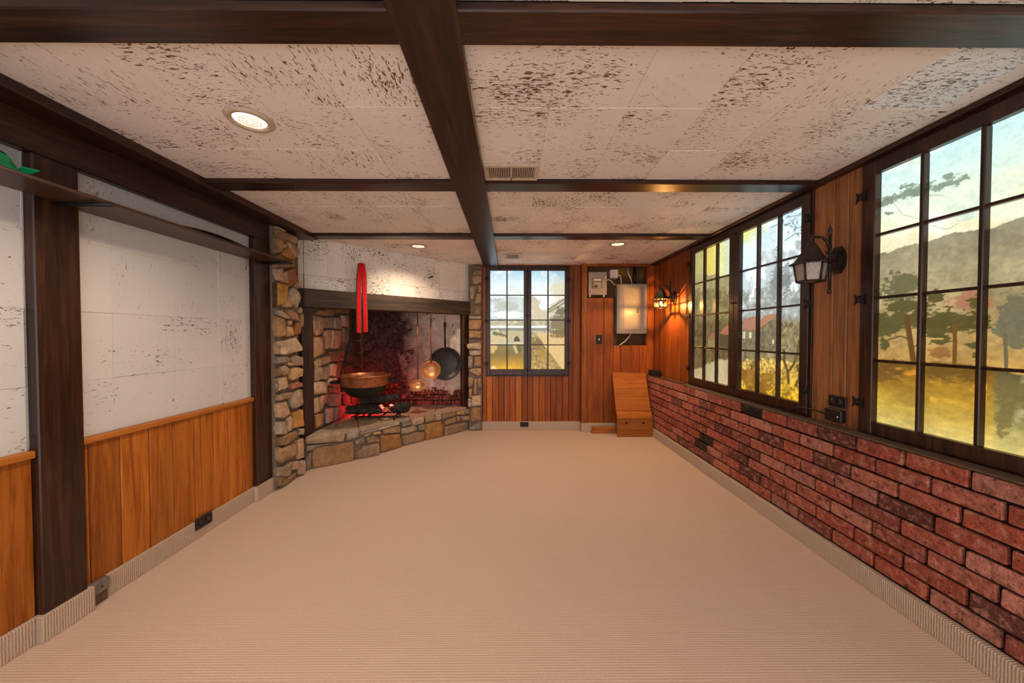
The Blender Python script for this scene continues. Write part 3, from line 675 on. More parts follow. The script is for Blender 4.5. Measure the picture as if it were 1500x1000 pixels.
# ------------------------------------------------------------------ stone work
SC = [(0.53, 0.37, 0.24), (0.48, 0.33, 0.20), (0.42, 0.32, 0.22), (0.50, 0.32, 0.17), (0.46, 0.38, 0.29), (0.57, 0.43, 0.29), (0.38, 0.25, 0.14)]
rs = random.Random(11)
def shrink(pts, k):
    c = sum(pts, Vector()) / len(pts); return [c + (p - c) * k for p in pts]
def stone(pts, n, proud, parent, color=None, name='stone', back=0.03):
    """irregular split stone: outline pts on a wall face, standing proud along n"""
    n = Vector(n).normalized(); c = sum(pts, Vector()) / len(pts)
    out = []
    for i, p in enumerate(pts):
        q = pts[(i + 1) % len(pts)]; L = (q - p).length
        out.append(p + (c - p) * rs.uniform(-0.01, 0.06))
        if L > 0.05:
            m = (p + q) / 2; out.append(m + (c - m) * rs.uniform(-0.05, 0.02))
    m = len(out); bm = bmesh.new()
    tilt = Vector((rs.uniform(-1, 1), rs.uniform(-1, 1), rs.uniform(-1, 1))) * 0.10
    def ring(k, d, jit):
        r = []
        for p in out:
            q = c + (p - c) * k; r.append(bm.verts.new(q + n * (d + (q - c).dot(tilt) * (d > 0) + rs.uniform(-jit, jit))))
        return r
    R = [ring(0.97, -back, 0), ring(1.0, proud * 0.45, 0.002), ring(0.93, proud * 0.9, 0.0035), ring(0.55, proud * 1.08, 0.004)]
    for a, b in zip(R[:-1], R[1:]):
        for i in range(m): bm.faces.new([a[i], a[(i + 1) % m], b[(i + 1) % m], b[i]])
    top = bm.verts.new(c + n * proud * 1.1)
    for i in range(m): bm.faces.new([R[-1][i], R[-1][(i + 1) % m], top])
    bmesh.ops.recalc_face_normals(bm, faces=bm.faces)
    me = bpy.data.meshes.new(name); bm.to_mesh(me); bm.free()
    if color is None:
        k = rs.uniform(0.78, 1.15); color = tuple(x * k for x in rs.choice(SC))
    return link(name, me, M['stone'], parent, color)
def stones(crop, polys, proj, n, proud, parent, colors={}):
    ox, oy, s_ = crop
    for i, pl in enumerate(polys):
        pts = [proj(ox + x / s_, oy + y / s_) for x, y in pl]
        stone(pts, n if not callable(n) else n(pts), proud * rs.uniform(0.7, 1.25), parent, colors.get(i))
OR, GR, RD, PK = (0.50, 0.27, 0.08), (0.27, 0.235, 0.19), (0.36, 0.15, 0.07), (0.40, 0.19, 0.12)

# left pillar
pl = empty('stone_pillar', (-1.80, 2.86, 0)); tag(pl, 'tall field stone pillar between dark post and fireplace opening', 'pillar')
core = MB().box(-1.876, -1.803, 2.702, 3.005, 0, 2.034, 0.004).build('mortar_core', M['gmortar'], None); core.parent = pl; core.matrix_parent_inverse = Matrix.Translation((1.80, -2.86, 0))
PLP = ((-1.802, 2.75, 0), (0.985, -0.17, 0))
def proj_l(x, y):
    q = P(x, y, 'X', -1.795); q.y = min(max(q.y, 2.70), 3.03); q.z = min(q.z, 2.034); return q - Vector((-1.80, 2.86, 0))
nl = (1, -0.12, 0)
stones((395, 330, 8.333), [
    [(55, 10), (165, 70), (160, 85), (55, 40)], [(10, 50), (60, 40), (165, 90), (175, 180), (150, 220), (20, 135)],
    [(170, 90), (310, 140), (315, 190), (285, 235), (180, 180)], [(20, 160), (60, 150), (140, 225), (125, 325), (20, 335)],
    [(180, 190), (290, 245), (330, 310), (320, 360), (280, 395), (195, 260)], [(100, 350), (190, 265), (275, 390), (280, 420), (190, 400)],
    [(135, 230), (175, 220), (180, 255), (140, 290)], [(10, 360), (95, 360), (190, 440), (280, 440), (280, 510), (10, 510)],
    [(10, 520), (115, 520), (130, 690), (80, 670), (30, 580)], [(130, 580), (190, 560), (205, 715), (140, 690)],
    [(200, 545), (300, 520), (305, 590), (330, 670), (215, 760), (190, 600)], [(50, 685), (195, 730), (185, 870), (140, 960), (60, 990)],
    [(10, 690), (45, 690), (55, 1000), (10, 1000)], [(200, 810), (270, 750), (330, 820), (345, 890), (300, 1010), (235, 960)],
    [(150, 920), (195, 850), (225, 900), (235, 1000), (160, 1000)], [(260, 740), (325, 680), (340, 720), (320, 780)]],
    proj_l, nl, 0.030, pl, {5: OR, 10: RD, 11: OR, 12: (0.20, 0.12, 0.07)})
stones((395, 440, 8.333), [
    [(65, 160), (90, 120), (205, 200), (200, 225), (160, 220)], [(170, 140), (200, 105), (320, 170), (330, 250), (240, 230), (210, 200)],
    [(320, 120), (345, 75), (370, 100), (375, 160), (330, 160)], [(345, 170), (380, 165), (370, 320), (345, 330)],
    [(45, 200), (70, 190), (145, 220), (160, 300), (150, 425), (80, 455), (40, 430)], [(200, 250), (240, 240), (240, 300), (200, 295)],
    [(175, 315), (245, 320), (260, 430), (175, 440)], [(265, 340), (310, 260), (350, 280), (365, 400), (300, 425), (265, 400)],
    [(50, 500), (190, 480), (300, 450), (375, 580), (370, 610), (140, 665), (80, 650), (100, 580)], [(20, 520), (70, 570), (100, 640), (20, 660)],
    [(50, 690), (180, 680), (210, 720), (200, 760), (50, 770)], [(220, 720), (300, 670), (380, 690), (405, 740), (390, 790), (265, 795)],
    [(95, 830), (150, 790), (205, 820), (200, 900), (130, 910)], [(20, 830), (90, 820), (110, 910), (80, 920), (20, 930)],
    [(230, 840), (290, 815), (375, 830), (360, 920), (250, 975), (225, 950)], [(185, 740), (250, 770), (250, 800), (190, 790)]],
    proj_l, nl, 0.030, pl, {1: (0.44, 0.25, 0.14), 4: (0.42, 0.25, 0.12), 7: RD, 10: GR, 13: (0.28, 0.17, 0.09)})
stones((395, 550, 5.88), [
    [(50, 25), (130, 10), (140, 100), (50, 135)], [(10, 40), (45, 30), (48, 140), (12, 150)], [(160, 80), (230, 50), (295, 60), (280, 90), (170, 118)],
    [(55, 165), (170, 140), (175, 185), (55, 218)], [(150, 200), (200, 140), (260, 115), (280, 235), (250, 260), (175, 285)],
    [(30, 250), (130, 210), (155, 330), (90, 370), (25, 370)], [(185, 315), (270, 290), (290, 310), (290, 430), (180, 455)],
    [(15, 410), (120, 395), (122, 505), (15, 525)], [(135, 370), (165, 350), (180, 460), (140, 485)],
    [(30, 545), (60, 540), (215, 465), (235, 480), (230, 530), (100, 605), (70, 600)], [(240, 455), (290, 448), (293, 495), (240, 510)],
    [(25, 630), (80, 625), (205, 580), (215, 680), (80, 755), (30, 740)], [(220, 560), (290, 530), (305, 690), (230, 720)],
    [(35, 800), (110, 780), (165, 740), (165, 850), (110, 885), (40, 880)], [(170, 755), (230, 730), (230, 800), (180, 815)],
    [(235, 735), (290, 715), (288, 835), (235, 855)], [(35, 890), (130, 880), (230, 820), (225, 870), (100, 955), (40, 970)]],
    proj_l, nl, 0.030, pl, {2: PK, 6: OR, 16: (0.28, 0.19, 0.11)})

# right pillar
pr_ = empty('stone_pillar', (-0.42, 4.40, 0)); tag(pr_, 'narrow field stone pillar between fireplace and end wall window', 'pillar')
core = MB().box(-0.09, 0.073, -0.005, 0.095, 0, CEIL - 0.004, 0.004).build('mortar_core', M['gmortar'], pr_)
proj_r = lambda x, y: P(x, y, 'Y', 4.395) - Vector((-0.42, 4.40, 0))
stones((670, 385, 8.0), [[(180, 35), (290, 40), (288, 80), (185, 80)], [(190, 90), (285, 85), (285, 140), (190, 145)], [(175, 160), (280, 150), (285, 220), (230, 255), (185, 240)],
    [(200, 275), (230, 265), (235, 310), (205, 310)], [(245, 270), (280, 265), (280, 340), (245, 345)], [(145, 290), (190, 270), (215, 320), (190, 430), (155, 430)],
    [(220, 360), (280, 355), (278, 470), (205, 475)], [(210, 490), (280, 485), (278, 610), (195, 610)], [(135, 625), (280, 620), (280, 655), (140, 655)],
    [(140, 670), (285, 665), (275, 770), (220, 780), (135, 775)], [(140, 790), (280, 800), (275, 880), (140, 875)]], proj_r, (0, -1, 0), 0.024, pr_,
    {0: (0.24, 0.14, 0.08), 10: (0.44, 0.26, 0.13)})
stones((670, 500, 7.4), [[(100, 25), (260, 10), (255, 85), (115, 80)], [(130, 100), (255, 95), (255, 145), (150, 150)], [(120, 160), (170, 160), (165, 280), (120, 285)],
    [(185, 165), (258, 160), (258, 265), (185, 270)], [(115, 310), (180, 290), (255, 290), (255, 360), (230, 375)], [(120, 380), (175, 400), (170, 480), (120, 490)],
    [(185, 400), (215, 410), (215, 575), (180, 570)], [(220, 400), (258, 395), (258, 500), (220, 505)], [(125, 515), (165, 510), (160, 600), (125, 605)],
    [(160, 590), (258, 585), (258, 690), (160, 700)], [(115, 610), (155, 620), (155, 700), (115, 710)], [(150, 715), (258, 710), (255, 840), (150, 870)],
    [(125, 940), (240, 870), (245, 940), (150, 960)]], proj_r, (0, -1, 0), 0.024, pr_, {11: (0.42, 0.23, 0.11), 12: GR})

# stones on the left inside wall of the fireplace
flue = struct(box('wall_fireplace_left', M['gmortar'], None, XL - 0.012, -1.842, 3.17, 4.50, 0.0, CEIL), 'field stone wall inside the corner fireplace')
proj_i = lambda x, y: P(x, y, 'X', -1.84)
stones((445, 450, 5.263), [[(80, 40), (110, 15), (150, 30), (150, 60), (85, 55)], [(160, 10), (220, 20), (215, 70), (155, 60)], [(65, 200), (85, 70), (130, 80), (135, 190), (90, 220)],
    [(40, 50), (80, 70), (65, 190), (38, 190)], [(130, 80), (205, 75), (208, 160), (130, 155)], [(215, 80), (270, 80), (270, 165), (215, 165)], [(275, 60), (330, 60), (330, 150), (275, 145)],
    [(50, 235), (145, 215), (140, 355), (45, 400)], [(145, 180), (195, 175), (190, 315), (150, 320)], [(200, 175), (280, 180), (275, 315), (200, 318)], [(290, 155), (345, 165), (340, 270), (290, 265)],
    [(85, 405), (180, 370), (190, 420), (95, 460)], [(185, 340), (310, 325), (305, 410), (190, 420)], [(65, 420), (85, 410), (118, 555), (70, 575)], [(95, 465), (140, 460), (145, 555), (115, 550)],
    [(145, 460), (180, 455), (180, 550), (145, 555)], [(190, 435), (245, 435), (240, 530), (190, 530)], [(250, 425), (295, 420), (290, 520), (250, 530)], [(40, 580), (160, 570), (165, 660), (90, 670), (40, 670)],
    [(175, 550), (240, 545), (225, 595), (175, 600)], [(45, 715), (95, 695), (100, 800), (50, 825)], [(105, 690), (180, 660), (170, 720), (110, 800)], [(180, 620), (270, 620), (250, 660), (190, 650)],
    [(190, 665), (270, 660), (260, 760), (200, 765), (165, 740)], [(55, 835), (135, 815), (140, 910), (75, 935)], [(165, 780), (220, 770), (215, 880), (165, 895)], [(225, 770), (295, 765), (290, 850), (220, 880)],
    [(60, -60), (150, -50), (150, 5), (70, 10)], [(160, -50), (260, -40), (260, 10), (160, 0)], [(270, -40), (340, -30), (340, 50), (230, 40)],
    [(320, 340), (360, 330), (360, 430), (310, 420)], [(300, 440), (360, 440), (360, 560), (300, 560)]]
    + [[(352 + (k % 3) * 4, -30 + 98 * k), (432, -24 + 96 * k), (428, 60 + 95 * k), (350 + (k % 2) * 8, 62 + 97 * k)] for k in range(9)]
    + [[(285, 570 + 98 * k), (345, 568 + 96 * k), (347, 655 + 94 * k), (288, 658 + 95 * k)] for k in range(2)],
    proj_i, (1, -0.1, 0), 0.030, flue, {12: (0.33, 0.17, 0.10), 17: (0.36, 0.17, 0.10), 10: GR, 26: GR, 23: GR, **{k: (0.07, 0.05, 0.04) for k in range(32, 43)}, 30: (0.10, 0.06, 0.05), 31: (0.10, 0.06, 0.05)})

# hearth: bulging front of stones with a slab top
hp = [(447, 690.5), (456, 688), (487, 681.5), (519, 674.5), (553, 666.5), (586, 656), (620, 646.5), (648, 639.5), (684, 630.5)]
HB = [P(x, y, 'Z', 0.0) for x, y in hp]; HB[-1] = Vector((-0.52, 4.40, 0))
HZ = 0.300
h = empty('hearth', (-1.2, 3.85, 0)); tag(h, 'raised curved field stone hearth across the corner', 'hearth'); ho = Vector((-1.2, 3.85, 0))
inn = Vector((-0.707, 0.707, 0)) * 0.030
core_poly = [p + inn for p in HB] + [Vector((-0.52, 4.408, 0)), Vector((-1.80, 4.408, 0)), Vector((-1.80, 3.15, 0))]
MB().prism([p - ho for p in core_poly], (0, 0, HZ - 0.018)).build('mortar_core', M['gmortar'], h)
def slab(ptsxy, z0, z1, col_):
    mb = MB(); mb.prism([Vector((x, y, z0)) - ho for x, y in ptsxy], (0, 0, z1 - z0))
    bmesh.ops.bevel(mb.bm, geom=[e for e in mb.bm.edges], offset=0.006, segments=2, affect='EDGES')
    return mb.build('slab', M['slab'], h, col_)
def along(k):
    i = min(int(k), len(HB) - 2); return HB[i].lerp(HB[i + 1], k - i)
deep = [Vector((-1.80, 3.26, 0)), Vector((-1.80, 3.72, 0)), Vector((-1.80, 4.14, 0)), Vector((-1.70, 4.39, 0)), Vector((-1.28, 4.39, 0)), Vector((-0.92, 4.40, 0)), Vector((-0.60, 4.41, 0))]
cuts = [0.15, 2.0, 3.2, 4.2, 5.4, 6.6, 7.95]
for i in range(6):
    a, b = cuts[i], cuts[i + 1]; fr = [along(a + (b - a) * k / 3) + inn * 0.15 for k in range(4)]
    pts = fr + [deep[i + 1], deep[i]]
    c_ = sum(pts, Vector()) / len(pts); pts = [c_ + (p - c_) * 0.992 for p in pts]
    slab([(p.x, p.y) for p in pts], HZ - 0.03, HZ + rs.uniform(-0.003, 0.004), tuple(x * rs.uniform(0.85, 1.1) for x in (0.42, 0.31, 0.22)))
def seg_normal(i): d = HB[i + 1] - HB[i]; return Vector((d.y, -d.x, 0)).normalized()
def proj_h(x, y):
    best = None
    for i in range(len(HB) - 1):
        q = on_plane(x, y, HB[i] + inn, seg_normal(i)); d = HB[i + 1] - HB[i]; k = (q - HB[i]).dot(d) / d.length_squared
        e = max(0, -k, k - 1)
        if best is None or e < best[0]: best = (e, q)
    q = best[1]; q.z = min(max(q.z, 0.0), HZ - 0.004); return q - ho
def nh(pts):
    c_ = sum(pts, Vector()) / len(pts) + ho
    i = min(range(len(HB) - 1), key=lambda k: ((HB[k] + HB[k + 1]) / 2 - Vector((c_.x, c_.y, 0))).length); return seg_normal(i)
stones((440, 610, 10.714), [[(75, 310), (380, 255), (690, 200), (690, 375), (500, 392), (75, 420)], [(710, 205), (930, 165), (890, 310), (705, 375)], [(945, 165), (1240, 118), (1540, 70), (1540, 112), (1250, 200), (910, 290)],
    [(180, 490), (500, 435), (830, 380), (850, 680), (500, 765), (180, 835)], [(60, 650), (140, 540), (150, 835), (50, 840)], [(80, 450), (300, 420), (560, 400), (180, 480), (80, 540)],
    [(850, 380), (980, 320), (1000, 370), (960, 420), (860, 430)], [(980, 290), (1110, 250), (1050, 300), (990, 310)], [(1030, 330), (1130, 290), (1230, 320), (1230, 390), (1040, 415)],
    [(1135, 240), (1245, 225), (1240, 265), (1140, 280)], [(865, 580), (980, 450), (1225, 395), (1230, 590), (900, 660)], [(1285, 210), (1500, 130), (1545, 150), (1545, 240), (1290, 260)],
    [(1240, 290), (1540, 255), (1580, 520), (1250, 555)]], proj_h, nh, 0.030, h,
    {0: (0.42, 0.29, 0.18), 3: (0.34, 0.20, 0.10), 4: GR, 5: GR, 6: GR, 8: (0.33, 0.22, 0.15), 10: (0.33, 0.22, 0.14), 12: (0.40, 0.20, 0.07)})
stones((570, 585, 10.714), [[(155, 340), (295, 305), (330, 390), (190, 425)], [(320, 295), (520, 265), (525, 350), (500, 375), (350, 400)], [(180, 440), (420, 395), (445, 480), (250, 535), (165, 530)],
    [(430, 395), (540, 370), (540, 465), (450, 480)], [(175, 560), (540, 490), (545, 650), (235, 715)], [(540, 270), (690, 240), (700, 320), (560, 355)], [(700, 235), (800, 220), (805, 305), (705, 320)],
    [(550, 380), (600, 370), (790, 325), (825, 420), (820, 580), (560, 640)], [(815, 220), (1030, 185), (1035, 240), (830, 300)], [(1040, 190), (1160, 150), (1170, 235), (1050, 235)],
    [(1160, 150), (1280, 150), (1280, 205), (1180, 225)], [(850, 340), (1030, 275), (1045, 345), (860, 400)], [(1045, 260), (1090, 260), (1090, 320), (1050, 335)], [(1115, 270), (1250, 240), (1245, 310), (1130, 330)],
    [(850, 420), (1000, 390), (1220, 345), (1220, 460), (1100, 520), (850, 580)]], proj_h, nh, 0.030, h,
    {0: GR, 3: GR, 4: (0.36, 0.24, 0.15), 7: (0.44, 0.22, 0.07), 5: (0.44, 0.30, 0.15), 14: (0.35, 0.22, 0.13)})

# firebrick back wall with smeared whitewash
fback = struct(box('wall_fireplace_back', M['mortar'], None, -1.842, -0.50, 4.452, 4.50, HZ + 0.005, CEIL), 'sooty firebrick back wall of the corner fireplace')
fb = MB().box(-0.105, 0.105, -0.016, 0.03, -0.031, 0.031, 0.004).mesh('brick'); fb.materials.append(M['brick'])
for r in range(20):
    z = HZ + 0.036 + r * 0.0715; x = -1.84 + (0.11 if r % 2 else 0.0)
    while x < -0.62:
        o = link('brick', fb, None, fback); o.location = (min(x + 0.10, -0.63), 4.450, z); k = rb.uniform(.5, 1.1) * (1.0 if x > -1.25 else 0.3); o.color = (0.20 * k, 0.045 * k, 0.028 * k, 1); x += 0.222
nx, nz_ = 120, 120
X_, Z_ = np.meshgrid(np.linspace(-1.835, -0.56, nx), np.linspace(HZ - 0.01, 1.75, nz_), indexing='ij')
hh = fbm(X_.ravel(), Z_.ravel(), 7, 3, 5, 1.0) - 0.5; hh2 = fbm(X_.ravel() + 4, Z_.ravel(), 22, 6, 4) - 0.5
lowb = np.clip((0.62 - Z_.ravel()) / 0.28, 0, 1)
H_ = hh * 0.09 + hh2 * 0.055 + 0.020 - 0.062 * lowb
Yw = 4.434 - np.clip(H_, -0.03, 0.022)
idx = np.arange(nx * nz_).reshape(nx, nz_)
me = bpy.data.meshes.new('whitewash')
me.from_pydata(np.stack([X_.ravel(), Yw, Z_.ravel()], 1).tolist(), [], np.stack([idx[:-1, :-1], idx[1:, :-1], idx[1:, 1:], idx[:-1, 1:]], -1).reshape(-1, 4).tolist())
for f in me.polygons: f.use_smooth = True
link('whitewash', me, M['whitewash'], fback)

# chimney hood panel, mantel, opening posts
A = P(471, 351, 'Z', CEIL); B = P(692, 389, 'Z', CEIL); du = Vector((B.x - A.x, B.y - A.y, 0)).normalized(); dn = Vector((du.y, -du.x, 0))
A0 = Vector((A.x, A.y, 0)) - du * 0.20; LEN = (Vector((B.x, B.y, 0)) - A0).length + 0.03
ang = math.atan2(du.y, du.x)
def diag(name, loc_s=0.0, off=0.0, z=0.0):
    e = empty(name, A0 + du * loc_s + dn * off + Vector((0, 0, z))); e.rotation_euler = (0, 0, ang); return e
hood = diag('wall_chimney_hood'); struct(hood, 'white tiled chimney hood slanting across the corner')
box('hood_core', M['wallbase'], hood, 0, LEN, 0.010, 0.07, 1.47, CEIL, 0)
cu = [0, 0.25, 0.552, 0.854, 1.156, 1.458, 1.76, LEN]
for a, b in zip(cu[:-1], cu[1:]):
    for z0, z1 in ((1.60, 1.74), (1.74, CEIL)):
        if b > a + 0.02: box('hood_tile', M['htile'], hood, a + 0.0008, min(b, LEN) - 0.0008, random.uniform(-0.0012, 0.0012), 0.012, z0 + 0.0008, z1 - 0.0008, 0.0012)
mt = diag('mantel_beam', 0, 0, 1.448)
tag(mt, 'heavy blackened mantel beam over the fireplace opening', 'mantel')
mb = MB().box(0.0, LEN - 0.02, -0.055, 0.06, 0, 0.165, 0.008); mb.build('beam', M['mantel'], mt)
for s_ in (0.03, LEN - 0.05): box('iron_strap', M['iron'], mt, s_ - 0.012, s_ + 0.012, -0.058, -0.053, 0.005, 0.16, 0.002)
for (s_, lb) in ((0.072, 'dark wood post at the left jamb of the fireplace'), (LEN - 0.14, 'dark wood post at the right jamb of the fireplace')):
    tn[0] += 1
    o = MB().box(-0.05, 0.05, -0.01, 0.05, 0.0 if s_ < .5 else HZ, 1.450, 0.004).build('trim_%d' % tn[0], M['darkZ']); o.location = A0 + du * s_; o.rotation_euler = (0, 0, ang); struct(o, lb)

# ------------------------------------------------------------------ things at the fireplace
def peg(pxy, ln, label):
    q = on_plane(*pxy, A0, dn); e = empty('peg', q); tag(e, label, 'peg')
    MB().tube([-dn * 0.01, dn * ln + Vector((0, 0, 0.008))], 0.008, 8).build('pin', M['iron'], e); return q
q1 = peg((526, 391), 0.075, 'dark wooden peg holding the red strap'); q2 = peg((628, 407), 0.085, 'bare dark peg on the white hood')
sash = empty('hanging_strap', q1 + dn * 0.06); tag(sash, 'long red felt strap with grey edges hung from a peg', 'strap')
for k, (s0, s1, ln) in enumerate(((-0.048, -0.058, 0.665), (0.048, 0.066, 0.655))):
    def strip(w, d, mat, nm, z0=0.012):
        mb = MB(); n = 14; prev = None
        for side in (0, 1):
            pass
        L_, R_ = [], []
        for i in range(n + 1):
            f = i / n; z = z0 - f * ln; c_ = (0.35 * s0 * (1 - min(1, f * 6)) + (s0 + (s1 - s0) * f) * min(1, f * 6)) * 0.52
            wv = 0.004 * math.sin(f * 9 + k); L_.append(du * (c_ - w) + dn * (d + wv) + Vector((0, 0, z))); R_.append(du * (c_ + w) + dn * (d + wv) + Vector((0, 0, z)))
        for i in range(n):
            for dd in (0, -0.004): pass
            a, b, c2, d2 = L_[i], R_[i], R_[i + 1], L_[i + 1]; bk = -dn * 0.004
            va = [mb.bm.verts.new(p) for p in (a, b, c2, d2, a + bk, b + bk, c2 + bk, d2 + bk)]
            for ff in ((0, 1, 2, 3), (7, 6, 5, 4), (0, 3, 7, 4), (1, 5, 6, 2), (3, 2, 6, 7), (0, 4, 5, 1)): mb.bm.faces.new([va[j] for j in ff])
        return mb.build(nm, M[mat], sash)
    strip(0.025, 0.0, 'cloth_dark', 'strap_edge'); strip(0.017, 0.0045, 'red', 'strap_band')
MB().tube([-du * 0.028 + Vector((0, 0, 0.008)), -du * 0.012 + Vector((0, 0, 0.018)), du * 0.012 + Vector((0, 0, 0.018)), du * 0.028 + Vector((0, 0, 0.008))], 0.014, 8).build('strap_loop', M['red'], sash)

# copper cauldron on chains
POT = Vector((-1.487, 3.62, 0.556)); pot = empty('cauldron', POT); tag(pot, 'copper cauldron with sooty bottom hanging on chains over the logs', 'cauldron')
out = [(0.0, 0.0), (0.09, 0.006), (0.15, 0.03), (0.195, 0.075), (0.222, 0.13), (0.236, 0.19), (0.240, 0.222)]
MB().lathe([(r + 0.001, z - 0.001) for r, z in out[:5]], 36).build('soot_base', M['iron'], pot)
MB().lathe([(0.1950, 0.074), (0.222, 0.13), (0.236, 0.19), (0.240, 0.222), (0.250, 0.228), (0.250, 0.236), (0.240, 0.238), (0.230, 0.232), (0.224, 0.19), (0.208, 0.13), (0.18, 0.075), (0.13, 0.03), (0.0, 0.015)], 36).build('bowl', M['copper'], pot)
for sg in (-1, 1):
    d = Vector((math.cos(0.35), math.sin(0.35), 0)) * sg; e = Vector((-d.y, d.x, 0)); c0 = Vector((0, 0, 0.17))
    MB().tube([c0 + d * 0.225 + e * 0.07, c0 + d * 0.29 + e * 0.075, c0 + d * 0.315 + e * 0.03, c0 + d * 0.315 - e * 0.03, c0 + d * 0.29 - e * 0.075, c0 + d * 0.225 - e * 0.07], 0.011, 8).build('handle', M['iron'], pot)
def chain(a, b, nm='chain'):
    a, b = Vector(a), Vector(b); L = (b - a).length; n = int(L / 0.026); t_ = (b - a).normalized(); u = t_.cross(Vector((0.3, 1, 0.1))).normalized(); v = t_.cross(u)
    mb = MB()
    for i in range(n):
        c_ = a + t_ * (i + 0.5) * L / n; w = u if i % 2 else v
        mb.tube([c_ + t_ * 0.017 * math.cos(k * math.pi / 4) + w * 0.009 * math.sin(k * math.pi / 4) for k in range(8)], 0.0034, 5, closed=True)
    return mb.build(nm, M['iron'], pot)
hook = Vector((-0.02, 0.0, 0.98))
d = Vector((math.cos(0.35), math.sin(0.35), 0)); e = Vector((-d.y, d.x, 0))
for sg in (-1, 1):
    for s2 in (-1, 1): chain(d * sg * 0.24 + e * s2 * 0.072 + Vector((0, 0, 0.18)), hook + d * sg * 0.03)
MB().tube([hook - d * 0.05, hook + Vector((0, 0, 0.03)), hook + d * 0.05], 0.008, 8).tube([hook + Vector((0, 0, 0.03)), hook + Vector((0, 0, 0.12))], 0.008, 8).build('hook', M['iron'], pot)
# bar across the flue carrying the cauldron
bar = MB().tube([Vector((-1.80, 3.325, 1.672)), Vector((-0.80, 4.325, 1.672))], 0.014, 8); tag(bar.build('flue_bar', M['iron']), 'iron bar across the flue behind the mantel', 'bar')

# logs and their red lamp
grate = empty('fire_grate', (-1.42, 3.78, HZ)); tag(grate, 'iron grate on the hearth slab under the logs', 'grate')
for k in range(4): MB().tube([(-0.21 + 0.14 * k, -0.10, 0.045), (-0.21 + 0.14 * k, 0.14, 0.045)], 0.009, 6).build('bar', M['iron'], grate)
for sx in (-0.2, 0.2):
    for sy in (-0.08, 0.12): MB().tube([(sx, sy, 0.005), (sx, sy, 0.05)], 0.009, 6).build('leg', M['iron'], grate)
MB().tube([(-0.25, -0.08, 0.038), (0.25, -0.08, 0.038)], 0.008, 6).tube([(-0.25, 0.12, 0.038), (0.25, 0.12, 0.038)], 0.008, 6).build('rail', M['iron'], grate)
def log(a, b, r, seed, label):
    a, b = Vector(a), Vector(b); rr = random.Random(seed); n = 9; path = [a.lerp(b, i / n) + Vector((rr.uniform(-.008, .008), rr.uniform(-.008, .008), rr.uniform(-.006, .006))) for i in range(n + 1)]
    mb = MB().tube(path, [r * rr.uniform(0.85, 1.12) for _ in path], 11)
    for v in mb.bm.verts: v.co += Vector((rr.uniform(-1, 1), rr.uniform(-1, 1), rr.uniform(-1, 1))) * r * 0.12
    for f in mb.bm.faces: f.smooth = False
    return tag(mb.build('log', M['charlog']), label, 'log')
G = Vector((-1.42, 3.78, HZ))
log(G + Vector((-0.30, -0.05, 0.105)), G + Vector((0.05, -0.03, 0.110)), 0.050, 1, 'charred log lying lowest at the front left of the grate')
log(G + Vector((0.115, 0.06, 0.112)), G + Vector((0.31, 0.03, 0.112)), 0.052, 2, 'short grey charred log at the right end of the grate')
log(G + Vector((-0.16, -0.04, 0.205)), G + Vector((0.20, 0.06, 0.215)), 0.042, 3, 'slim charred log laid aslant on top of the others')
log(G + Vector((-0.26, 0.10, 0.11)), G + Vector((0.03, 0.11, 0.11)), 0.05, 4, 'dark charred log at the back of the grate')
em = MB()
for k in range(9):
    rr = random.Random(k + 20); em.lathe([(0, -.014), (rr.uniform(.016, .028), 0), (0, .014)], 6, Matrix.Translation(G + Vector((0.02 + 0.16 * rr.random(), -0.03 + 0.09 * rr.random(), 0.085 + 0.06 * rr.random()))), False)
tag(em.build('ember_bed', M['ember']), 'glowing red embers between the charred logs', 'embers', kind='stuff')
rl = empty('red_lamp', (-1.66, 4.02, HZ)); tag(rl, 'small red fire lamp hidden behind the logs', 'lamp')
MB().lathe([(0, 0), (0.04, 0), (0.04, 0.01), (0.02, 0.02), (0.02, 0.06), (0, 0.06)], 14).build('base', M['iron'], rl)
MB().lathe([(0.0, 0.058), (0.018, 0.062), (0.03, 0.10), (0.02, 0.13), (0, 0.14)], 14).build('bulb', M['ember'], rl)
def point(name, loc, c, w, r, parent=None):
    L = bpy.data.lights.new(name, 'POINT'); L.color = c; L.energy = w; L.shadow_soft_size = r; o = bpy.data.objects.new(name, L); col.objects.link(o); o.location = loc
    if parent: o.parent = parent
    return o
point('red_light', (0.0, 0.0, 0.19), (1.0, 0.02, 0.03), 7.0, 0.03, rl)

# ladles and skillet hung from the mantel
def hangpt(x, c_): k = (x - VX) / F; Y = c_ / (k - 1); return Vector((k * Y, Y, 0))
def ladle(x, ztop, zb, r, tilt, label):
    p = hangpt(x, -5.06); e = empty('ladle', (p.x, p.y, zb)); tag(e, label, 'ladle')
    nrm = (Vector((CAM[0], CAM[1], 0)) - p).normalized()
    MB().tube([(0, 0, r * 0.75), (0, 0, (ztop - zb) * 0.5), (0, 0, ztop - zb - 0.02)], [0.010, 0.0085, 0.0085], 8).build('handle', M['brownhandle'], e)
    MB().tube([(0, 0, ztop - zb - 0.02), (0, 0, ztop - zb + 0.03)], 0.004, 6).build('hook', M['iron'], e)
    ax = (nrm * math.cos(tilt) + Vector((0, 0, 1)) * math.sin(tilt)).normalized()
    m = ax.to_track_quat('Z', 'Y').to_matrix().to_4x4(); m.translation = nrm * 0.03
    prof = [(0.0, -0.62)] + [(math.sin(a) , -0.62 * math.cos(a)) for a in (.35, .7, 1.05, 1.35, 1.57)] + [(1.03, 0.02), (0.97, 0.02)] + [(0.94 * math.sin(a), -0.57 * math.cos(a)) for a in (1.5, 1.2, .8, .4)] + [(0.0, -0.57)]
    MB().lathe([(a * r, b * r) for a, b in prof], 28, m).build('bowl', M['coppershine'], e)
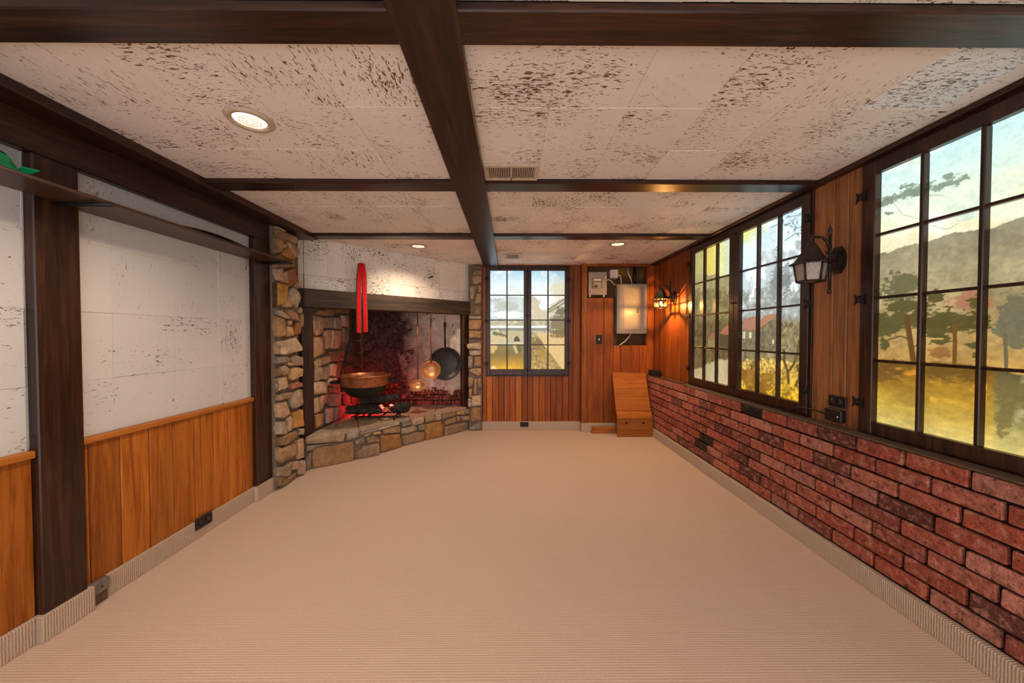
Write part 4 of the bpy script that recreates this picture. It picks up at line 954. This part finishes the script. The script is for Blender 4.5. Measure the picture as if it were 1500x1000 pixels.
ladle(612, 1.418, 0.628, 0.078, 0.75, 'small copper ladle hanging lowest over the hearth'); ladle(631.5, 1.41, 0.790, 0.106, 0.28, 'larger copper ladle hanging in front of the black skillet')
p = hangpt(652.5, -5.03); sk = empty('skillet', (p.x, p.y, 0.852)); tag(sk, 'black cast iron skillet hanging by its handle from the mantel', 'skillet')
nrm = (dn + Vector((0.0, -0.9, 0))).normalized(); m = nrm.to_track_quat('Z', 'Y').to_matrix().to_4x4(); m.translation = -nrm * 0.02
MB().lathe([(0, -.026), (0.155, -.026), (0.168, -.018), (0.197, 0.022), (0.202, 0.024), (0.202, 0.028), (0.194, 0.027), (0.160, -.012), (0.150, -.019), (0, -.019)], 40, m).build('pan', M['skillet'], sk)
MB().tube([Vector((0, 0, 0.19)) - nrm * .01, Vector((0, 0, 0.35)) - nrm * .02, Vector((0, 0, 0.50)) - nrm * .02], [0.013, 0.012, 0.016], 8).build('handle', M['iron'], sk)
MB().tube([Vector((0, 0, 0.50)) - nrm * .02, Vector((0, 0, 0.575)) - nrm * .02], 0.004, 6).build('hook', M['iron'], sk)

# ------------------------------------------------------------------ shelf on the left wall
sh = empty('wall_shelf', (-1.74, 1.6, 1.737)); tag(sh, 'long brown shelf board high on the white left wall', 'shelf')
box('board', M['shelfwood'], sh, -0.088, 0.097, -1.6, 1.09, 0, 0.0135, 0.002)
box('back_strip', M['shelfwood'], sh, -0.125, -0.085, -0.08, 0.93, 0, 0.0135, 0.002)
for yy in (1.44, 2.61, 0.27):
    MB().tube([(-0.085, yy - 1.6, -0.010), (0.140, yy - 1.6, -0.010)], 0.0085, 10).build('bracket', M['iron'], sh)
g = empty('green_bag', (-1.77, 1.085, 1.7505)); tag(g, 'shiny green plastic bag lying on the wall shelf', 'bag')
mb = MB(); prev = None
for y_, w, hgt in ((-0.30, 0.045, 0.055), (-0.1, 0.05, 0.062), (0.08, 0.052, 0.060), (0.155, 0.046, 0.052), (0.185, 0.030, 0.030), (0.20, 0.03, 0.012)):
    ring = [mb.bm.verts.new((w * math.cos(a) * (1 if i % 3 else 0.88), y_, max(0.0015, hgt * 0.85 * (1 + math.sin(a))))) for i, a in enumerate([2 * math.pi * k / 12 for k in range(12)])]
    if prev:
        for k in range(12): f = mb.bm.faces.new([prev[k], prev[(k + 1) % 12], ring[(k + 1) % 12], ring[k]]); f.smooth = k % 3 != 0
    else: mb.bm.faces.new(ring)
    prev = ring
mb.bm.faces.new(prev[::-1]); mb.build('body', M['green'], g)
MB().prism([(-0.01, 0.18, 0.004), (0.045, 0.17, 0.002), (0.05, 0.225, 0.05), (0.02, 0.20, 0.055)], (0.0, 0.004, 0.002)).build('flap', M['green'], g)
wb = MB(); n = 16; L_ = []
for i in range(n + 1):
    f = i / n; y_ = 1.72 + f * 0.72; z_ = 1.7508 + 0.032 * math.sin(f * math.pi) ** 1.2 + 0.001; L_.append((y_, z_))
for (a, za), (b, zb) in zip(L_[:-1], L_[1:]): wb.prism([(-1.80, a, za), (-1.71, a, za), (-1.71, a, za + 0.005), (-1.80, a, za + 0.005)], (0, b - a, zb - za))
tag(wb.build('warped_board', M['darkpanel']), 'thin dark warped board lying on the wall shelf', 'board')

# ------------------------------------------------------------------ ceiling fittings
def downlight(x, y, label, lit=True):
    e = empty('downlight', (x, y, CEIL)); tag(e, label, 'ceiling light', 'recessed ceiling lights')
    MB().lathe([(0.058, -0.003), (0.062, -0.010), (0.078, -0.011), (0.086, -0.004), (0.086, 0.0005), (0.058, 0.0005)], 36).build('trim_ring', M['cream'], e)
    MB().lathe([(0.0, -0.0018), (0.061, -0.0030), (0.061, -0.001), (0, -0.001)], 32).build('reflector', M['lens'], e)
    for k, r in enumerate((0.038, 0.026, 0.013)):
        MB().tube([(r * math.cos(a), r * math.sin(a), -0.007 - 0.0015 * k) for a in [2 * math.pi * i / 20 for i in range(20)]], 0.0042, 6, closed=True).build('coil', M['coil'], e)
    L = bpy.data.lights.new('downlight_lamp', 'SPOT'); L.energy = DOWNLIGHT_W; L.color = (1.0, 0.74, 0.52); L.spot_size = math.radians(150); L.spot_blend = 0.9; L.shadow_soft_size = 0.045
    o = bpy.data.objects.new('downlight_lamp', L); col.objects.link(o); o.parent = e; o.location = (0, 0, -0.03)
downlight(-1.058, 1.457, 'round lit ceiling light above the wall shelf')
downlight(-0.900, 3.495, 'round lit ceiling light in front of the chimney hood')
downlight(1.044, 3.403, 'round lit ceiling light by the farmhouse mural window')
downlight(-1.05, -0.60, 'unseen ceiling light added behind the camera for fill, wainscot side'); downlight(1.05, -0.60, 'unseen ceiling light added behind the camera for fill, brick wall side')  # two out-of-view downlights added as fill, repeating the visible layout
def vent(x0, x1, y0, y1, n, sections, label):
    e = empty('ceiling_vent', ((x0 + x1) / 2, (y0 + y1) / 2, CEIL)); tag(e, label, 'vent'); w, l = (x1 - x0) / 2, (y1 - y0) / 2; bw = min(w, l) * 0.26
    mb = MB()
    for q in ((-w, w, -l, -l + bw), (-w, w, l - bw, l), (-w, -w + bw, -l + bw, l - bw), (w - bw, w, -l + bw, l - bw)): mb.box(*q, -0.014, 0, 0.003)
    mb.build('frame', M['cream'], e); box('duct', M['mortar'], e, -w + bw, w - bw, -l + bw, l - bw, -0.003, -0.001)
    sp = 2 * (w - bw) / (n * sections)
    for k in range(n * sections):
        x = -w + bw + sp * (k + .5); box('slat', M['cream'], e, x - sp * .25, x + sp * .25, -l + bw, l - bw, -0.011, -0.004, 0.0008)
    for k in range(1, sections): x = -w + bw + sp * n * k; box('divider', M['cream'], e, x - 0.007, x + 0.007, -l + bw, l - bw, -0.0125, -0.003, 0.001)
    if sections > 1: MB().tube([(0.0, l - bw - 0.01, -0.012), (0.0, l - bw - 0.016, -0.03)], 0.003, 6).build('lever', M['iron'], e)
vent(-0.137, 0.155, 1.815, 1.990, 13, 2, 'cream slatted air vent beside the long ceiling board'); vent(-0.045, 0.115, 3.80, 4.03, 9, 1, 'small cream air vent near the end wall window')

# ------------------------------------------------------------------ wall lanterns on the right wall
def lantern(y, lit, label):
    e = empty('wall_lantern', (XR, y, 1.50)); tag(e, label, 'wall lamp')
    oc = [(0.078 * math.cos(a) * 0.62, 0.078 * math.sin(a)) for a in [math.pi / 8 + k * math.pi / 4 for k in range(8)]]
    mb = MB(); mb.prism([(-0.001, a, 0.105 + b) for a, b in oc], (-0.012, 0, 0)); mb.prism([(-0.013, a * .7, 0.105 + b * .7) for a, b in oc], (-0.018, 0, 0)); mb.build('backplate', M['bronze'], e)
    RX = -0.052; LX = -0.155
    mb = MB().tube([(RX, 0, -0.065), (RX, 0, 0.10), (RX, 0, 0.245)], [0.006, 0.008, 0.007], 8)
    mb.lathe([(0, -.08), (0.011, -.07), (0.008, -.055), (0, -.05)], 10, Matrix.Translation((RX, 0, 0))); mb.lathe([(0, .0), (0.010, .008), (0.005, .02), (0.012, .03), (0.004, .045), (0, .075)], 10, Matrix.Translation((RX, 0, 0.235)))
    for zz in (0.06, 0.10, 0.15): mb.lathe([(0, -.012), (0.016, -.006), (0.018, 0.004), (0, 0.012)], 10, Matrix.Translation((RX, 0, zz)))
    mb.tube([(-0.02, 0, 0.105), (RX, 0, 0.105)], 0.010, 8); mb.build('bracket', M['bronze'], e)
    MB().tube([(RX, 0, 0.165), (RX - 0.012, 0, 0.20), (RX - 0.04, 0, 0.228), (RX - 0.075, 0, 0.232), (LX, 0, 0.238), (LX - 0.016, 0, 0.240)], [0.008, 0.008, 0.007, 0.006, 0.006, 0.004], 8).tube([(RX, 0, 0.107), (LX + 0.05, 0, 0.112)], 0.007, 8).build('arm', M['bronze'], e)
    T = Matrix.Translation((LX, 0, 0)); T6 = T @ Matrix.Rotation(math.pi / 6, 4, 'Z')
    MB().lathe([(0, .240), (0.010, .232), (0.014, .222), (0.008, .212), (0.012, .206), (0.012, .2)], 12, T).build('finial', M['bronze'], e)
    MB().lathe([(0.012, .205), (0.03, .178), (0.052, .132), (0.074, .100), (0.098, .087), (0.098, .083), (0.07, .090), (0.045, .13), (0.006, .195)], 6, T6, False).build('hood', M['bronze'], e)
    cg = MB(); r1, r0, z1, z0 = 0.074, 0.060, 0.088, -0.010
    hexp = lambda r, z, k: Vector((LX + r * math.cos(math.pi / 6 + k * math.pi / 3), r * math.sin(math.pi / 6 + k * math.pi / 3), z))
    for k in range(6):
        cg.tube([hexp(r1, z1, k), hexp(r0, z0, k)], 0.0052, 6); cg.tube([hexp(r1, z1, k), hexp(r1, z1, k + 1)], 0.005, 6); cg.tube([hexp(r0, z0, k), hexp(r0, z0, k + 1)], 0.0062, 6)
        if lit:
            cg.tube([hexp(r1, z1, k).lerp(hexp(r1, z1, k + 1), .5), hexp(r0, z0, k).lerp(hexp(r0, z0, k + 1), .5)], 0.0035, 6)
            for f in (.33, .66): cg.tube([hexp(r1, z1, k).lerp(hexp(r0, z0, k), f), hexp(r1, z1, k + 1).lerp(hexp(r0, z0, k + 1), f)], 0.0035, 6)
    cg.build('cage', M['bronze'], e)
    if not lit:
        for k in range(6):
            a, b, c_, d_ = hexp(r1 - .002, z1, k), hexp(r1 - .002, z1, k + 1), hexp(r0 - .002, z0, k + 1), hexp(r0 - .002, z0, k); n_ = (a + b + c_ + d_) / 4 - Vector((LX, 0, .04)); n_.normalize()
            MB().prism([a, b, c_, d_], -n_ * 0.003).build('glass_pane', M['lglass'], e)
    MB().lathe([(0, .088), (0.014, .088), (0.014, .058), (0, .058)], 12, T).build('socket', M['iron'], e)
    MB().lathe([(0, .060), (0.008, .058), (0.011, .048), (0.008, .036), (0, .030)], 14, T).build('bulb', M['bulb'] if lit else M['whiteplastic'], e)
    if lit: point('lantern_light', (LX, 0, 0.021), (1.0, 0.46, 0.11), LANTERN_W, 0.005, e)
lantern(1.905, False, 'unlit hammered bronze wall lantern between the two mural windows'); lantern(3.80, True, 'lit bronze wall lantern glowing amber near the electrical panel')

# ------------------------------------------------------------------ electrical things on the end wall
ep = empty('breaker_panel', (1.508, 4.40, 1.52)); tag(ep, 'large grey breaker panel in the cut-out of the end wall', 'electrical panel')
box('cabinet', M['steelpaint'], ep, -0.170, 0.170, -0.055, 0.099, -0.28, 0.28, 0.002)
box('cover', M['steelpaint'], ep, -0.186, 0.186, -0.072, -0.054, -0.306, 0.306, 0.004)
dr = box('door', M['steelpaint'], ep, -0.105, 0.095, -0.078, -0.071, -0.262, 0.262, 0.002); box('latch', M['greyplate'], dr, 0.055, 0.08, -0.082, -0.076, -0.05, 0.012, 0.002)
sb = empty('meter_box', (1.087, 4.40, 1.83)); tag(sb, 'small grey meter box above the light switch', 'electrical box')
box('case', M['steelpaint'], sb, -0.113, 0.113, -0.06, 0.099, -0.135, 0.145, 0.004); box('recess', M['greyplate'], sb, -0.078, 0.055, -0.063, -0.055, -0.06, 0.07, 0.002)
box('display', M['whiteplastic'], sb, -0.05, 0.04, -0.066, -0.06, 0.035, 0.06, 0.001); box('lower_plate', M['steelpaint'], sb, -0.05, 0.04, -0.066, -0.06, -0.055, 0.02, 0.001)
box('slot', M['iron'], sb, -0.04, -0.005, -0.068, -0.064, -0.045, -0.02, 0.001); MB().lathe([(0, 0), (0.018, 0), (0.016, .01), (0, .012)], 14, Matrix.Translation((0.095, -0.06, 0.085)) @ Matrix.Rotation(math.pi / 2, 4, 'X')).build('knob', M['whiteplastic'], sb)
for x in (-0.09, 0.08): box('foot', M['whiteplastic'], sb, x - 0.008, x + 0.008, -0.04, -0.02, -0.16, -0.134, 0.002)
jb = empty('junction_box', (1.302, 4.42, 1.96)); tag(jb, 'small white junction box above the breaker panel', 'electrical box')
box('case', M['whiteplastic'], jb, -0.048, 0.048, -0.03, 0.079, -0.05, 0.05, 0.003); box('lid', M['whiteplastic'], jb, -0.05, 0.05, -0.036, -0.028, -0.052, 0.052, 0.003)
def cable(name, pts, r, mat, label): return tag(MB().tube(pts, r, 6).build(name, M[mat]), label, 'cable')
cable('cable', [(1.20, 4.40, 1.88), (1.24, 4.40, 1.89), (1.28, 4.41, 1.87), (1.30, 4.41, 1.84), (1.36, 4.41, 1.81)], 0.006, 'whiteplastic', 'white cable from the meter box to the breaker panel')
cable('cable', [(1.35, 4.41, 1.95), (1.385, 4.40, 1.94), (1.395, 4.40, 1.88), (1.392, 4.40, 1.80)], 0.006, 'whiteplastic', 'white cable looping from junction box down to the breaker panel')
cable('cable', [(1.492, 4.45, 2.05), (1.495, 4.44, 1.97), (1.53, 4.43, 1.90), (1.545, 4.42, 1.80)], 0.006, 'whiteplastic', 'white cable hanging from the ceiling into the breaker panel top')
cable('conduit', [(1.585, 4.46, 2.06), (1.585, 4.46, 1.78)], 0.016, 'blackplastic', 'thick black conduit entering the breaker panel top')
cable('cable', [(1.53, 4.40, 1.235), (1.50, 4.37, 1.19), (1.43, 4.35, 1.12), (1.36, 4.335, 1.072)], 0.006, 'whiteplastic', 'loose white cable end below the breaker panel')
sw = empty('light_switch', (1.105, YS, 1.143)); tag(sw, 'black light switch plate on the orange boards', 'switch')
box('plate', M['blackplastic'], sw, -0.036, 0.036, -0.006, 0.0, -0.057, 0.057, 0.002); box('toggle', M['whiteplastic'], sw, -0.006, 0.006, -0.016, -0.005, -0.012, 0.014, 0.002)
def outlet(name, loc, rz, w, hgt, label, mat='blackplastic'):
    e = empty(name, loc); e.rotation_euler = (0, 0, rz); tag(e, label, 'outlet')
    box('plate', M[mat], e, -w / 2, w / 2, -0.007, 0.0, -hgt / 2, hgt / 2, 0.002)
    for s_ in (-1, 1):
        MB().lathe([(0, 0), (0.016, 0), (0.016, .003), (0, .003)], 14, Matrix.Translation((s_ * w * .22, -0.007, 0)) @ Matrix.Rotation(math.pi / 2, 4, 'X')).build('socket', M['iron'], e)
        for k in (-1, 1): box('slot', M['greyplate'], e, s_ * w * .22 - 0.006, s_ * w * .22 + 0.006, -0.0112, -0.0095, k * 0.006 - 0.0012, k * 0.006 + 0.0012)
    return e
outlet('wall_outlet', (0.185, 4.40, 0.075), 0, 0.105, 0.06, 'black outlet in the carpet baseboard below the end wall window')
outlet('wall_outlet', (-1.838, 2.10, 0.088), math.pi / 2, 0.115, 0.07, 'black outlet in the carpet baseboard under the left wainscot')
outlet('wall_outlet', (1.789, 1.897, 0.838), -math.pi / 2, 0.105, 0.062, 'black duplex outlet on the boards between the mural windows')
ad = empty('power_adapter', (1.789, 1.897, 0.764)); tag(ad, 'black power adapter below the duplex outlet, cord attached', 'adapter')
box('body', M['blackplastic'], ad, -0.03, 0.0, -0.05, 0.05, -0.034, 0.034, 0.004); box('indicator', M['whiteplastic'], ad, -0.032, -0.029, -0.034, -0.027, -0.008, 0.0, 0.001)
MB().tube([(-0.02, 0.05, -0.005), (-0.025, 0.12, 0.004), (-0.03, 0.20, 0.0), (-0.035, 0.26, -0.02), (-0.04, 0.33, -0.048)], 0.004, 6).build('cord', M['blackplastic'], ad)
gp = empty('cover_plate', (-1.836, 1.560, 0.052)); gp.rotation_euler = (0, 0, math.pi / 2); tag(gp, 'grey metal cover plate on the baseboard beside the dark post', 'plate')
box('plate', M['greyplate'], gp, -0.032, 0.036, -0.012, 0.015, 0.0, 0.052, 0.002); box('lower_plate', M['ledge'], gp, -0.03, 0.032, -0.004, 0.015, -0.05, 0.0, 0.001); MB().lathe([(0, 0), (0.004, 0), (0.003, .003), (0, .003)], 8, Matrix.Translation((0.005, -0.012, 0.024)) @ Matrix.Rotation(math.pi / 2, 4, 'X')).build('screw', M['iron'], gp)

# ------------------------------------------------------------------ panel cover leaning on the end wall, plank, device
lp = empty('panel_cover', (1.470, 4.12, 0)); tag(lp, 'orange board cover box leaning against the end wall', 'panel')
prof = [(-0.02, 0.002), (-0.022, 0.225), (0.022, 0.300), (0.190, 0.735), (0.208, 0.735), (0.05, 0.29), (0.03, 0.002)]
def sect(a, b, x0, x1, mat, nm, th=0.016, up=0.0):
    (y0, z0), (y1, z1) = a, b; d_ = Vector((0, y1 - y0, z1 - z0)).normalized(); n_ = Vector((0, d_.z, -d_.y)) * th
    q0 = Vector((x0, y0, z0)) + d_ * 0.0006; q1 = Vector((x0, y1, z1)) - d_ * 0.0006
    mb = MB().prism([q0, q1, q1 + n_, q0 + n_], (x1 - x0, 0, 0)); bmesh.ops.bevel(mb.bm, geom=mb.bm.edges[:], offset=0.002, segments=1, affect='EDGES')
    return mb.build(nm, M[mat], lp)
f0 = sect(prof[0], prof[1], -0.205, 0.215, 'brightwood', 'front_board')
for x in (-0.10, 0.10): MB().lathe([(0, 0), (0.013, 0), (0.013, .003), (0, .003)], 12, Matrix.Translation((x, -0.0215, 0.165)) @ Matrix.Rotation(math.pi / 2, 4, 'X')).build('hole_plug', M['iron'], f0)
sect(prof[1], prof[2], -0.205, 0.210, 'brightwood', 'slant_board')
ps = [Vector((0, *prof[2])).lerp(Vector((0, *prof[3])), k) for k in (0, .36, .58, .97)]
for a, b, in zip(ps[:-1], ps[1:]): sect((a.y, a.z), (b.y, b.z), -0.208, 0.205, 'brightwood', 'plank')
sect((ps[3].y, ps[3].z), (0.192, 0.738), -0.208, 0.205, 'brightwood', 'top_edge', 0.022)
for x in (-0.195, 0.19): MB().prism([(x, y_ + (0.012 if i < 3 else 0), z_ - (0.006 if i in (1, 2, 3) else 0)) for i, (y_, z_) in enumerate(prof)], (0.012, 0, 0)).build('side_board', M['pineZ'], lp)
pk = empty('floor_plank', (1.145, 4.30, 0)); tag(pk, 'short orange plank leaning on the baseboard beside the panel cover', 'plank')
box('plank', M['brightwood'], pk, -0.145, 0.15, -0.050, -0.030, 0.022, 0.085, 0.002); box('batten', M['brightwood'], pk, -0.145, 0.15, -0.055, 0.010, 0.001, 0.0215, 0.002)
dv = empty('ledge_device', (1.745, 4.20, 0.7085)); tag(dv, 'small black transformer box on the far end of the brick ledge', 'device')
box('case', M['blackplastic'], dv, -0.035, 0.035, -0.10, 0.12, 0.008, 0.062, 0.006)
for k in range(5): box('fin', M['iron'], dv, -0.037, 0.037, -0.07 + 0.03 * k, -0.062 + 0.03 * k, 0.0, 0.068, 0.002)
MB().tube([(-0.03, -0.10, 0.02), (-0.038, -0.16, 0.012), (-0.02, -0.30, 0.005), (-0.025, -0.55, 0.005), (-0.01, -0.72, 0.005), (0.0, -0.76, 0.02), (0.005, -0.78, 0.035)], 0.0035, 6).build('cord', M['blackplastic'], dv)
